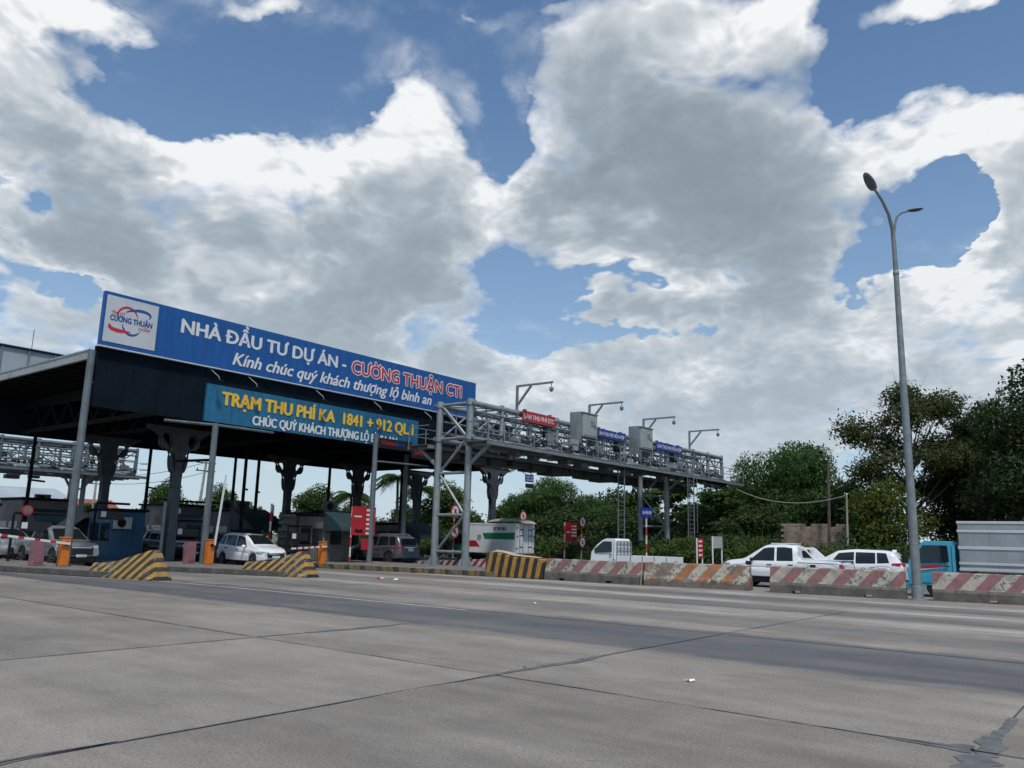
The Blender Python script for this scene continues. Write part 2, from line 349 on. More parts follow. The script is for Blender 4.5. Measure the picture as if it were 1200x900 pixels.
def m_concrete():
    m, N, b = newmat('slab_concrete')
    pos = N.n('ShaderNodeNewGeometry').outputs['Position']; x, y, z = N.xyz(pos)
    st = N.vm('MULTIPLY', pos, (.09, 1.0, 1.0))
    rnd = N.n('ShaderNodeObjectInfo').outputs['Random']
    big = N.noise(pos, .16, 5, .6); mid = N.noise(pos, 1.1, 6, .65); streak = N.noise(st, 1.6, 6, .62)
    streak2 = N.noise(N.vm('MULTIPLY', pos, (.035, 1, 1)), .75, 4, .55)
    k = N.m('ADD', N.m('ADD', N.m('MULTIPLY', big, .34), N.m('MULTIPLY', mid, .22)), N.m('ADD', N.m('MULTIPLY', streak, .34), N.m('MULTIPLY', rnd, .14)))
    rp = N.n('ShaderNodeValToRGB'); N.put(rp.inputs[0], k); e = rp.color_ramp.elements
    e[0].position = .30; e[0].color = (.138, .126, .109, 1); e[1].position = .76; e[1].color = (.328, .297, .252, 1)
    a = e.new(.52); a.color = (.236, .214, .182, 1)
    # rubber and oil worn in along the wheel paths (along X), edges torn by noise
    yw = N.m('ADD', y, N.m('ADD', N.m('MULTIPLY_ADD', N.noise(st, .9, 5, .6), 2.4, -1.2), N.m('MULTIPLY_ADD', mid, .9, -.45)))
    def band(lo, hi, s, amt):
        return N.m('MULTIPLY', N.m('MULTIPLY', N.ss(yw, lo-s, lo+s), N.ss(yw, hi+s, hi-s)), amt)
    dark = N.m('ADD', band(12.3, 16.0, .32, 1.), N.m('ADD', band(17.6, 19.6, .6, .55), N.m('ADD', band(22.4, 24.3, .4, .62), N.m('ADD', band(26.3, 28.0, .4, .7), band(4.2, 6.2, .9, .22)))))
    dark = N.m('MULTIPLY', dark, N.ss(streak2, .28, .62, .55, 1.0))
    dark = N.m('MINIMUM', dark, 1.0)
    c = N.mix(N.m('MULTIPLY', dark, .92), rp.outputs[0], (.078, .082, .089))
    pale = N.m('MULTIPLY', N.m('ADD', band(20.6, 21.6, .35, .6), N.m('ADD', band(24.8, 25.7, .3, .8), band(28.7, 30.0, .4, .7))), N.ss(streak, .35, .6))
    c = N.mix(pale, c, (.40, .375, .335))
    blot = N.noise(N.vm('MULTIPLY', pos, (.6, 1, 1)), .62, 6, .72)
    c = N.vm('SCALE', c, sc=N.ss(blot, .32, .70, .82, 1.14))
    c = N.mix(N.ss(N.noise(pos, .38, 4, .6), .52, .72, 0, .35), c, N.vm('MULTIPLY', c, (1.10, .98, .92)))
    spots = N.ss(N.noise(pos, 3.3, 4, .7), .66, .74)
    c = N.mix(N.m('MULTIPLY', spots, .5), c, (.10, .098, .095))
    pits = N.ss(N.noise(pos, 17, 4, .7), .60, .68)
    c = N.mix(N.m('MULTIPLY', pits, .8), c, (.105, .10, .095))
    grain = N.ss(N.noise(pos, 38, 4, .75), .28, .72, .68, 1.32)
    c = N.vm('SCALE', c, sc=grain)
    N.put(b.inputs['Base Color'], c)
    N.put(b.inputs['Roughness'], N.ss(dark, 0, 1, .86, .62)); b.inputs['Specular IOR Level'].default_value = .35
    bn = N.n('ShaderNodeBump'); bn.inputs['Strength'].default_value = .4; bn.inputs['Distance'].default_value = .01
    N.put(bn.inputs['Height'], N.m('ADD', N.noise(pos, 45, 5, .65), N.m('MULTIPLY', mid, 1.5))); N.put(b.inputs['Normal'], bn.outputs[0])
    return m
def m_leaf(name, c1, c2, c3, trans=.35):
    m, N, b = newmat(name)
    g = N.n('ShaderNodeNewGeometry')
    rp = N.n('ShaderNodeValToRGB'); N.put(rp.inputs[0], g.outputs['Random Per Island']); e = rp.color_ramp.elements
    e[0].color = (*c1, 1); e[1].color = (*c3, 1); e.new(.5).color = (*c2, 1)
    tc = N.n('ShaderNodeTexCoord').outputs['Object']
    c = N.vm('SCALE', rp.outputs[0], sc=N.ss(N.noise(tc, .7, 3, .6), .3, .7, .7, 1.3))
    N.put(b.inputs['Base Color'], c); b.inputs['Roughness'].default_value = .6; b.inputs['Specular IOR Level'].default_value = .18
    tr = N.n('ShaderNodeBsdfTranslucent'); N.put(tr.inputs[0], N.vm('MULTIPLY', c, (1.1, 1.25, .7)))
    mx = N.n('ShaderNodeMixShader'); mx.inputs[0].default_value = trans
    N.t.links.new(b.outputs[0], mx.inputs[1]); N.t.links.new(tr.outputs[0], mx.inputs[2])
    out = [n for n in N.t.nodes if n.type == 'OUTPUT_MATERIAL'][0]; N.t.links.new(mx.outputs[0], out.inputs[0])
    return m
def m_glass(name, col=(.012, .016, .018), rough=.06):
    m, N, b = newmat(name); b.inputs['Base Color'].default_value = (*col, 1); b.inputs['Roughness'].default_value = rough
    b.inputs['Specular IOR Level'].default_value = .6
    return m
M = dict(
    slab=m_concrete(),
    filler=mat('joint_sealant', (.05, .05, .05), .8, var=.3, vs=8),
    tar=mat('tar_sealant', (.112, .114, .115), .75, var=.35, vs=5, bump=.3),
    soil=mat('soil', (.13, .11, .075), .95, var=.35, vs=.6, bump=.6, bs=6, dirt=.6, dirtcol=(.06, .075, .025)),
    asphalt=mat('far_asphalt', (.15, .148, .142), .85, var=.25, vs=.3, bump=.2, dirt=.3),
    island=mat('island_concrete', (.15, .14, .125), .9, var=.3, vs=1.1, bump=.5, bs=14, dirt=.6, dirtcol=(.07, .065, .055)),
    kerb=mat('kerb_concrete', (.085, .08, .072), .9, var=.35, vs=1.6, bump=.5, bs=18, dirt=.6, dirtcol=(.05, .048, .042)),
    linew=mat('worn_line_paint', (.42, .41, .38), .8, var=.3, vs=1.5, dirt=.9, dirtcol=(.27, .255, .23)),
    steel=mat('galvanised_steel', (.27, .305, .315), .5, .35, var=.16, vs=2.2, dirt=.25, dirtcol=(.16, .15, .13)),
    steel2=mat('dull_galvanised_steel', (.215, .24, .25), .55, .3, var=.2, vs=3, dirt=.3, dirtcol=(.11, .10, .09)),
    grate=mat('grating_steel', (.085, .095, .10), .6, .3, var=.25, vs=4),
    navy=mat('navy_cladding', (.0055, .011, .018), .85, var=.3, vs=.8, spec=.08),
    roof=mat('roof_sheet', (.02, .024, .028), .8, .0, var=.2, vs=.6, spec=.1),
    forkm=mat('fork_column_paint', (.060, .072, .080), .6, .1, var=.2, vs=1.3, dirt=.35, dirtcol=(.03, .03, .028)),
    fasc=mat('pale_roof_edge', (.34, .37, .37), .6, .1, var=.15, vs=.8, dirt=.4),
    colm=mat('column_grey_paint', (.125, .15, .165), .55, .1, var=.18, vs=1.3, dirt=.35, dirtcol=(.07, .065, .055)),
    dark=mat('dark_steel', (.010, .012, .014), .8, .0, var=.2, vs=3, spec=.15),
    black=mat('black_plastic', (.012, .012, .013), .5, var=.15),
    rubber=mat('tyre_rubber', (.014, .014, .014), .85, var=.25, vs=9, bump=.2),
    rim=mat('alloy_rim', (.42, .43, .45), .3, .9, var=.1),
    chrome=mat('chrome', (.75, .76, .78), .12, 1., var=0),
    glass=m_glass('car_glass'),
    wglass=m_glass('window_glass', (.02, .03, .04), .05),
    sblue=mat('sign_blue', (.004, .080, .285), .45, var=.06, vs=.6, dirt=.12, dirtcol=(.008, .06, .19)),
    steal=mat('sign_teal', (.012, .122, .235), .5, var=.14, vs=.9, dirt=.25, dirtcol=(.02, .09, .14)),
    lanebl=mat('lane_sign_blue', (.012, .030, .26), .45, var=.08, dirt=.1),
    lanered=mat('lane_sign_red', (.42, .020, .028), .45, var=.08, dirt=.1),
    white=mat('white_print', (.66, .67, .67), .55, var=.06, vs=1.5),
    offw=mat('logo_panel_white', (.50, .53, .55), .5, var=.06, vs=1),
    yellow=mat('yellow_print', (.74, .47, .035), .5, var=.12, vs=1.5),
    redp=mat('red_print', (.50, .018, .035), .5, var=.08),
    bluep=mat('blue_print', (.018, .060, .26), .5, var=.08),
    orange=mat('orange_cabinet', (.60, .165, .016), .5, var=.12, vs=2.5, dirt=.3, dirtcol=(.25, .09, .02)),
    pink=mat('faded_pink_cabinet', (.25, .115, .135), .65, var=.2, vs=2.5, dirt=.35, dirtcol=(.13, .09, .09)),
    paper=mat('white_litter', (.78, .78, .76), .7, var=.1),
    bagp=mat('pink_litter', (.62, .33, .25), .7, var=.2, vs=9),
    boothb=mat('booth_blue', (.016, .080, .155), .5, var=.15, vs=1.2, dirt=.25, dirtcol=(.015, .04, .06)),
    awn=mat('awning_green', (.018, .040, .048), .6, var=.25, vs=1.5),
    brick=mat('grey_block', (.20, .185, .165), .85, var=.3, vs=3, bump=.4, dirt=.4),
    boothw=mat('booth_grey_wall', (.155, .145, .135), .8, var=.25, vs=1.4, bump=.2, dirt=.4, dirtcol=(.07, .06, .055)),
    acw=mat('air_conditioner_white', (.42, .42, .40), .6, var=.12, vs=3, dirt=.4),
    bark=mat('bark', (.10, .082, .062), .95, var=.35, vs=3, bump=.8, bs=10),
    pole=mat('concrete_pole', (.33, .305, .265), .9, var=.2, vs=1.5, bump=.3, dirt=.3),
    cab=mat('grey_cabinet', (.34, .365, .35), .55, .1, var=.1, vs=1.5, dirt=.3, dirtcol=(.22, .22, .20)),
    mint=mat('pale_green_sheet', (.52, .62, .50), .6, var=.12, vs=.7),
    brickw=mat('old_wall', (.32, .24, .19), .95, var=.35, vs=1.2, bump=.5, dirt=.8, dirtcol=(.14, .10, .08)),
    rooft=mat('red_tile', (.24, .075, .05), .9, var=.3, vs=2),
    greyroof=mat('grey_sheet_roof', (.36, .40, .43), .6, .1, var=.12, vs=.4),
    housew=mat('house_wall', (.40, .37, .33), .9, var=.2, vs=.6, dirt=.4),
    sand=mat('sand_fill', (.42, .33, .23), .95, var=.25, vs=3, bump=.5),
    lampg=mat('lamp_lens', (.10, .115, .13), .25, var=.2, vs=6),
    pwhite=mat('pearl_white_paint', (.80, .815, .82), .35, var=.03, vs=.7, coat=1., dirt=.08),
    pgrey=mat('grey_metal_paint', (.16, .165, .185), .38, .5, var=.05, coat=1., dirt=.1),
    psilver=mat('silver_paint', (.30, .31, .32), .38, .5, var=.05, coat=1., dirt=.15),
    pdark=mat('dark_vehicle_paint', (.035, .038, .042), .35, .3, var=.05, coat=1.),
    pblue=mat('light_blue_cab_paint', (.035, .35, .50), .4, var=.06, coat=.7, dirt=.12),
    tred=mat('tail_lamp_red', (.45, .012, .02), .25, var=.1, coat=.5),
    lens=mat('head_lamp_clear', (.50, .53, .56), .15, .3, var=.15, vs=8),
    boxw=mat('white_box_body', (.76, .78, .78), .5, var=.05, vs=1, dirt=.15, dirtcol=(.45, .45, .43)),
    green=mat('green_print', (.010, .20, .085), .5, var=.08),
    alu=mat('aluminium_sheet', (.36, .385, .40), .5, .3, var=.14, vs=1.2, dirt=.2, dirtcol=(.28, .29, .29)),
    alub=mat('bright_aluminium_trim', (.70, .71, .71), .4, .5, var=.06),
    beige=mat('beige_tarpaulin', (.40, .36, .28), .85, var=.2, vs=2, bump=.3),
    tank=mat('white_tank', (.62, .63, .60), .45, var=.08, vs=.8, dirt=.2),
    gsig=mat('signal_dark_green', (.02, .055, .05), .3, var=.1),
    leafA=m_leaf('leaf_mid_green', (.038, .072, .020), (.055, .098, .026), (.082, .130, .036)),
    leafB=m_leaf('leaf_dark_green', (.024, .044, .015), (.037, .061, .020), (.060, .090, .027), .25),
    leafC=m_leaf('leaf_dry_olive', (.048, .064, .024), (.070, .086, .032), (.105, .115, .046), .3),
    leafD=m_leaf('leaf_yellow_green', (.060, .090, .018), (.085, .115, .024), (.12, .15, .035)),
    leafE=m_leaf('leaf_feathery_green', (.040, .085, .024), (.056, .112, .030), (.075, .140, .040)),
)
def streak_sign(m, amt):
    N = NT(m.node_tree); b = m.node_tree.nodes['Principled BSDF']; src = b.inputs['Base Color'].links[0].from_socket
    tc = N.n('ShaderNodeTexCoord').outputs['Object']
    s = N.noise(N.vm('MULTIPLY', tc, (1, 2.6, .16)), 2.0, 5, .65)
    N.put(b.inputs['Base Color'], N.vm('SCALE', src, sc=N.ss(s, .35, .72, 1+amt*.5, 1-amt)))
for k in ('sblue', 'steal', 'steel', 'colm', 'cab'): streak_sign(M[k], .22)
M['yb'] = stripes('yellow_black_bands', (.41, .232, .036), (.022, .021, .020), 1.0, -1.0, .46, wear=.42)
M['ybv'] = stripes('yellow_black_upright_bands', (.44, .225, .032), (.020, .019, .019), 1.0, -.22, .46, wear=.12)
M['ybk'] = stripes('yellow_black_kerb', (.20, .135, .05), (.030, .028, .026), 1.0, -.3, .72, wear=.58, base=(.13, .12, .10))
M['pw'] = stripes('pink_white_bands', (.25, .108, .114), (.38, .355, .29), 1.0, -.9, .92, floor=.40, wear=.47, base=(.115, .105, .092))
M['ow'] = stripes('orange_white_bands', (.36, .135, .055), (.42, .40, .33), 1.0, -.9, .98, floor=.22, wear=.66, base=(.165, .14, .115))
M['rw'] = stripes('red_white_bands', (.36, .020, .035), (.62, .60, .57), 1.0, -.9, .50, wear=.1)
M['rwpost'] = stripes('red_white_post_bands', (.42, .02, .025), (.66, .65, .62), 0.0, 1.0, 1.1, wear=.1)

# ------------------------------------------------------------------ ground, road, islands
g = MB().add([(-900,-900,-.05),(900,-900,-.05),(900,900,-.05),(-900,900,-.05)], [(0,1,2,3)]).build('ground', M['soil'], fix=False)
tag(g, kind='structure')
road = MB().box(-130, 42, -13, 34.6, -.045, -.012).build('concrete_road', M['filler']); tag(road, kind='structure')
opp = MB().add([(-130,33.8,-.006),(60,33.8,-.006),(60,50.5,-.006),(-130,50.5,-.006)], [(0,1,2,3)]).build('opposite_carriageway', M['asphalt'], fix=False)
tag(opp, kind='structure')
XJ = [-7.0 - 5.25*k for k in range(23, 0, -1)] + [-7.0, -1.42] + [-1.42 + 5.4*k for k in range(1, 8)]
YJ = [-12.7, -5.6, 1.52, 8.63, 15.75, 22.65, 29.75, 34.3]
slab_cache = {}
def slab_mesh(w, h):
    key = (round(w, 3), round(h, 3))
    if key not in slab_cache:
        j, c = .011, .008
        a, b = w/2-j, h/2-j
        vs = [(-a,-b,-.02),(a,-b,-.02),(a,b,-.02),(-a,b,-.02),(-a,-b,-c),(a,-b,-c),(a,b,-c),(-a,b,-c),
              (-a+c,-b+c,0),(a-c,-b+c,0),(a-c,b-c,0),(-a+c,b-c,0)]
        fs = [(0,1,5,4),(1,2,6,5),(2,3,7,6),(3,0,4,7),(4,5,9,8),(5,6,10,9),(6,7,11,10),(7,4,8,11),(8,9,10,11)]
        me = bpy.data.meshes.new('slab'); me.from_pydata(vs, [], fs); me.materials.append(M['slab']); slab_cache[key] = me
    return slab_cache[key]
for i in range(len(XJ)-1):
    for k in range(len(YJ)-1):
        o = bpy.data.objects.new('slab', slab_mesh(XJ[i+1]-XJ[i], YJ[k+1]-YJ[k])); link(o, road)
        o.location = ((XJ[i]+XJ[i+1])/2, (YJ[k]+YJ[k+1])/2, RND.uniform(-.003, .0))
def tar_patch(pts, amp, seed):
    """irregular strip of poured sealant along a joint: pts = (x, y, half width)"""
    r = random.Random(seed); up, dn = [], []
    for (x0, y0, w0), (x1, y1, w1) in zip(pts, pts[1:]):
        n = max(2, int(math.hypot(x1-x0, y1-y0)/.035)); dx, dy = x1-x0, y1-y0; L = math.hypot(dx, dy); nx, ny = -dy/L, dx/L
        for i in range(n):
            t = i/n; w = w0+(w1-w0)*t
            x, y = x0+dx*t, y0+dy*t; q = Vector((x*1.7, y*1.7, seed)); a = w*(1+amp*1.5*(mnoise.noise(q)+.6*mnoise.noise(q*3.1)+.35*mnoise.noise(q*7.7))); q.z += 9.3; b = w*(1+amp*1.5*(mnoise.noise(q)+.6*mnoise.noise(q*3.1)+.35*mnoise.noise(q*7.7)))
            up.append((x+nx*a, y+ny*a, .004)); dn.append((x-nx*b, y-ny*b, .004))
    MB().grid([up, dn]).build('tar_patch', M['tar'], road, fix=False)
tar_patch([(-1.42, 6.9, .07), (-1.42, 7.6, .11), (-1.40, 8.3, .16), (-1.38, 8.9, .12), (-1.40, 9.6, .07), (-1.41, 10.6, .03)], .6, 1)
tar_patch([(-2.2, 8.62, .03), (-1.8, 8.62, .09), (-1.45, 8.64, .18)], .5, 2)
tar_patch([(-7.0, 8.3, .03), (-7.0, 9.6, .07), (-6.95, 10.3, .09), (-7.0, 11.4, .04), (-7.02, 12.6, .02)], .5, 3)
tar_patch([(-12.24, 9.6, .02), (-12.2, 10.6, .10), (-12.22, 11.4, .09), (-12.25, 12.2, .02)], .4, 4)
tar_patch([(-7.0, 2.6, .05), (-7.05, 3.1, .05), (-7.0, 3.7, .02)], .4, 5)
for yj, x0, x1, s in ((8.63, -1.5, 14, 20), (8.63, -7.0, -1.6, 21), (8.62, -12.2, -7.1, 22), (8.64, -30, -12.4, 23), (15.75, -27, -7, 24), (15.76, -6.9, 12, 25), (22.65, -6.9, 14, 26), (22.65, -24, -8, 27), (1.52, -12, 4, 28)):
    tar_patch([(x0 + (x1-x0)*i/12, yj + RND.uniform(-.014, .014), RND.uniform(.011, .024)*(1.4 if yj > 12 else 1)) for i in range(13)], .45, s)
for xj, y0, y1, s in ((-7.02, 1.6, 8.6, 6), (-12.26, 1.6, 9.6, 7), (-7.02, 12.5, 24, 8)):
    tar_patch([(xj + RND.uniform(-.012, .012), y0 + (y1-y0)*i/9, RND.uniform(.008, .019)) for i in range(10)], .5, s)
def worn_line(name, pts, w):
    up, dn = [], []
    for i, (x, y) in enumerate(pts):
        a, b = pts[max(i-1, 0)], pts[min(i+1, len(pts)-1)]; L = math.hypot(b[0]-a[0], b[1]-a[1]); nx, ny = -(b[1]-a[1])/L, (b[0]-a[0])/L
        up.append((x+nx*w/2, y+ny*w/2, .0045)); dn.append((x-nx*w/2, y-ny*w/2, .0045))
    MB().grid([up, dn]).build(name, M['linew'], road, fix=False)
worn_line('lane_line', [(-27.6, 15.25), (-24, 15.5), (-18, 15.58), (-13.6, 15.58)], .13)
worn_line('edge_line', [(-60, 12.9), (-40, 12.9), (-35.7, 13.0), (-30, 14.35), (-27.6, 15.2)], .12)
worn_line('edge_line', [(-60, 18.4), (-36, 18.45), (-32.7, 19.05), (-29.5, 20.2), (-27.0, 21.3)], .12)

def island(name, near, far, top, kerbmat, stripe_from=None):
    """raised island: near and far edges run from the nose towards -X"""
    poly = [(x, y+.2) for x, y in near[1:]] ; poly = [near[0]] + poly
    isl = MB().prism(list(reversed(poly + far)), -.01, top).build(name, M['island']); tag(isl, kind='structure')
    for (x0, y0), (x1, y1) in zip(near, near[1:]):
        L = math.hypot(x1-x0, y1-y0); n = max(1, round(L/1.0))
        a = math.atan2(y1-y0, x1-x0)
        for i in range(n):
            if x0 + (x1-x0)*i/n < -56: continue
            mt = kerbmat
            b = MB().box(.008, L/n-.008, -.24, 0, 0, top+RND.uniform(.0, .015)).build('kerb_stone', mt, isl, bevel=.02)
            b.location = (x0+(x1-x0)*i/n, y0+(y1-y0)*i/n, 0); b.rotation_euler = (0, 0, a + RND.uniform(-.006, .006))
    return isl
def kerbfix(near): return near
I1 = island('toll_island', [(-28.3, 15.35), (-30, 14.72), (-32, 14.1), (-35.7, 13.2), (-62, 13.15)], [(-62, 16.1), (-31, 16.2), (-28.6, 15.95)], .21, M['kerb'])
I2 = island('toll_island', [(-27.7, 21.3), (-29.5, 20.5), (-32.7, 19.35), (-36, 18.85), (-62, 18.8)], [(-62, 23.2), (-31, 22.95), (-28, 22.0)], .21, M['kerb'])
I3 = island('median_island', [(-24.6, 30.0), (-27.4, 29.45), (-30.5, 28.87), (-34.5, 28.12), (-37, 27.62), (-62, 27.5)], [(-62, 34.2), (-26, 34.2), (-24.4, 32.2)], .23, M['ybk'])
I4 = island('toll_island', [(-30, 38.4), (-33, 38.2), (-62, 38.2)], [(-62, 41.4), (-33, 41.4), (-30, 40.6)], .21, M['kerb'])

# ------------------------------------------------------------------ crash blocks and barriers
def crash_block(label, xs, zs, yc, wb, wt, material, sand=None, group='striped blocks on the island noses', skew=0.):
    t = thing('crash_block', label, 'concrete block', (xs[0], yc, 0), 0, group)
    rows = []
    n = len(xs)
    for i in range(n):
        b, w = wb[i]/2, wt[i]/2; x = xs[i]-xs[0]; yo = skew*x
        rows.append([(x, yo-b, .0), (x, yo-(b*.97), zs[i]*.12), (x, yo-w, zs[i]), (x, yo+w, zs[i]), (x, yo+b*.97, zs[i]*.12), (x, yo+b, 0)])
    mb = MB().grid(rows); mb.add(rows[0], [tuple(range(6))]); mb.add(rows[-1], [tuple(range(5, -1, -1))])
    mb.build('block', material, t, bevel=.03)
    return t
b1 = crash_block('yellow and black striped concrete wedge on the nearest island, left of centre', [-31.4, -30.8, -30.2, -29.4, -28.45, -28.2, -27.8], [.50, .52, .58, .80, 1.03, 1.05, .12],
            15.10, [1.3, 1.25, 1.2, 1.1, 1.0, .95, .8], [.75, .7, .6, .4, .28, .26, .5], M['yb'], skew=.10)
b2 = crash_block('yellow and black striped concrete wedge in front of the white family car', [-30.9, -30.2, -29.5, -28.8, -28.0, -27.75, -27.3], [.52, .54, .60, .80, 1.02, 1.04, .12],
            21.30, [1.3, 1.25, 1.2, 1.1, 1.0, .95, .8], [.75, .7, .6, .4, .28, .26, .5], M['yb'], skew=.09)
b3 = thing('crash_block', 'tall block with upright yellow and black bands at the start of the barrier row', 'concrete block', (-25.15, 30.05, 0), 4, 'striped blocks on the island noses')
prof = [(0, .0), (0, 1.0), (.25, 1.17), (.9, 1.08), (1.5, .95), (3.15, .90), (3.2, 0)]
MB().yprism(prof, 0, 1.15).build('block', M['ybv'], b3, bevel=.04)
MB().grid([[(.32, .12, 1.16), (.9, .12, 1.12), (1.5, .12, 1.00), (2.9, .12, .93)], [(.30, .5, 1.24), (.9, .5, 1.19), (1.5, .5, 1.06), (2.9, .5, .96)], [(.32, 1.05, 1.16), (.9, 1.05, 1.1), (1.5, 1.05, .99), (2.9, 1.05, .92)]]).build('sand_fill', M['sand'], b3, smooth=60)
b4 = thing('crash_block', 'low red and white striped block behind the gantry legs', 'concrete block', (-31.6, 35.15, 0), 0)
MB().yprism([(-3.2, 0), (-3.0, .30), (2.0, .62), (3.6, .95), (3.75, 0)], 0, .55).build('block', M['rw'], b4, bevel=.03)

def barrier(label, p0, p1, H, material, notches, seed, group):
    L = math.hypot(p1[0]-p0[0], p1[1]-p0[1]); a = math.degrees(math.atan2(p1[1]-p0[1], p1[0]-p0[0]))
    t = thing('road_barrier', label, 'concrete barrier', (p0[0], p0[1], 0), a, group)
    r = random.Random(seed)
    xs = {0.0: 0, L: 0}
    st = []
    x = 0.
    cuts = sorted(notches)
    pts = [0.0] + [v for c in cuts for v in (c-.13, c-.129, c+.129, c+.13)] + [L]
    extra = [L*i/14 for i in range(1, 14)]
    pts = sorted(pts + [e for e in extra if all(abs(e-c) > .2 for c in cuts)])
    rows = []
    for x in pts:
        z0 = .10 if any(abs(x-c) < .1295 for c in cuts) else 0.
        j = lambda s=.012: r.uniform(-s, s)
        e = .03*max(0, 1-min(x, L-x)/.05)
        rows.append([(x, 0+j(.006), z0), (x, .005+j(), .30), (x, .065+j(), .42), (x, .185+e+j(), H-.03+j(.008)), (x, .22+e, H+j(.01)), (x, .38-e, H+j(.01)), (x, .415-e+j(), H-.03+j(.008)), (x, .535+j(), .42), (x, .595+j(), .30), (x, .60, z0)])
    mb = MB().grid(rows, closed=True); mb.add(rows[0], [tuple(range(10))]); mb.add(rows[-1], [tuple(range(9, -1, -1))])
    mb.build('block', material, t, bevel=.012)
    for x in (L*.3, L*.7):     # lifting eyes
        MB().tube([(x-.07, .3, H-.01), (x-.06, .3, H+.06), (x+.06, .3, H+.06), (x+.07, .3, H-.01)], .012, 6).build('lifting_eye', M['dark'], t)
    return t
GB = 'painted concrete barriers along the median'
barrier('pink and white striped barrier touching the yellow and black block', (-21.85, 30.25), (-17.15, 30.62), .93, M['pw'], [.9, 3.2], 1, GB)
barrier('badly chipped orange and white striped concrete barrier', (-17.05, 30.68), (-12.75, 31.32), .95, M['ow'], [], 2, GB)
barrier('pink and white striped barrier left of the lamp post, below the white pickup', (-11.85, 31.1), (-7.22, 31.92), .97, M['pw'], [.95, 3.45], 3, GB)
barrier('pink and white striped barrier right of the lamp post, below the blue truck', (-6.42, 32.15), (-1.85, 33.0), .98, M['pw'], [1.85], 4, GB)
barrier('pink and white striped barrier cut by the right edge of the photo', (-1.6, 33.05), (2.9, 33.5), .98, M['pw'], [1.9], 5, GB)
st = thing('wooden_stake', 'thin pale stake leaning where the orange barrier begins', 'stake', (-17.05, 30.45, 0))
MB().tube([(-.02, 0, 0), (.05, .06, .98)], .018, 6).build('stake', M['sand'], st)

# ------------------------------------------------------------------ street lamp
def street_lamp():
    t = thing('street_lamp', 'tall grey double armed street lamp between two pink barriers', 'street lamp', (-6.9, 32.12, 0))
    # tapered pole bending over the carriageway
    pts = [(0,0,.0),(0,0,3),(0,0,6),(0,0,9),(0,0,12.0),(0,-.01,13.2),(0,-.10,13.85),(-.06,-.32,14.40),(-.18,-.72,14.86),(-.30,-1.04,15.14)]
    rad = [.165,.15,.135,.115,.095,.085,.075,.065,.055,.05]
    MB().tube(pts, rad, 16).build('pole', M['steel2'], t, smooth=40)
    MB().lathe([(.30, 0), (.30, .03), (.20, .05), (.19, .45), (.17, .5)], 16).build('base_plate', M['steel2'], t, smooth=40)
    MB().lathe([(.105, 12.0), (.115, 12.02), (.115, 12.14), (.10, 12.16)], 16).build('pole_collar', M['steel2'], t, smooth=40)
    a = MB().tube([(0, .0, 13.55), (.06, .04, 14.0), (.14, .08, 14.34), (.30, .14, 14.50), (.52, .2, 14.54)], [.05,.045,.042,.04,.036], 12).build('side_arm', M['steel2'], t, smooth=40)
    def head(c, s, tilt, name, par, yaw):
        rows = []
        for i in range(15):
            u = -1 + 2*i/14; w = math.sqrt(max(0, 1-u*u))**.85*(.74+.10*u)
            row = []
            for k in range(16):
                an = 2*math.pi*k/16; zz = math.sin(an); zz = zz*.30 if zz > 0 else zz*.16
                row.append((math.cos(an)*w*.62*s, u*s, zz*w*s*1.1))
            rows.append(row)
        mb = MB().grid(rows, closed=True)
        h = mb.build(name, M['steel2'], par, smooth=60); h.location = c; h.rotation_euler = (R(tilt), 0, R(yaw))
        rows = []
        for i in range(9):
            u = -.68 + 1.36*i/8; w = math.sqrt(max(0, 1-(u/.72)**2))*.36
            rows.append([(math.cos(math.pi*k/8)*w*s, u*s, (-.150-.04*math.sin(math.pi*k/8))*s) for k in range(9)])
        MB().grid(rows).build('lens', M['lampg'], h, smooth=60)
    head((-.42, -1.33, 15.42), .42, -45, 'lamp_head', t, -18)
    head((.76, .28, 14.57), .30, 3, 'lamp_head', t, -70)
    return t
street_lamp()

# ------------------------------------------------------------------ toll canopy
CY0, CY1, CXF, CXB = 15.95, 46.0, -36.35, -52.0
can = thing('toll_canopy', 'long dark toll station canopy on forked columns', 'canopy', (-44, 31, 0)); CW = (44, -31, 0)
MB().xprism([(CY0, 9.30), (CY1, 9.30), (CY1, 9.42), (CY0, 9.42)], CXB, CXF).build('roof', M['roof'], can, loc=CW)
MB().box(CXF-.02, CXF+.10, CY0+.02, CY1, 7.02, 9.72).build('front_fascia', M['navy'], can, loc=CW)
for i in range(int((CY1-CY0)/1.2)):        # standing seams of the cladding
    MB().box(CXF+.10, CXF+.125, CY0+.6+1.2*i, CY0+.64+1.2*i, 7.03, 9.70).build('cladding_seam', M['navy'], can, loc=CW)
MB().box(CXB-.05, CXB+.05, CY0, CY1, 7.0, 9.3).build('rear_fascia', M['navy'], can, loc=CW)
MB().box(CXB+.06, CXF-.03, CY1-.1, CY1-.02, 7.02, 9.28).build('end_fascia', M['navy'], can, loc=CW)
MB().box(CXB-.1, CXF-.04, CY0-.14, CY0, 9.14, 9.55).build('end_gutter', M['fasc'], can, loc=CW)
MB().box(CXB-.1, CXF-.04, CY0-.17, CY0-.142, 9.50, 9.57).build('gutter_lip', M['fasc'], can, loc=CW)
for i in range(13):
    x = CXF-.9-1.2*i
    MB().box(x-.06, x+.06, CY0, CY1, 9.08, 9.30).build('purlin', M['dark'], can, loc=CW)
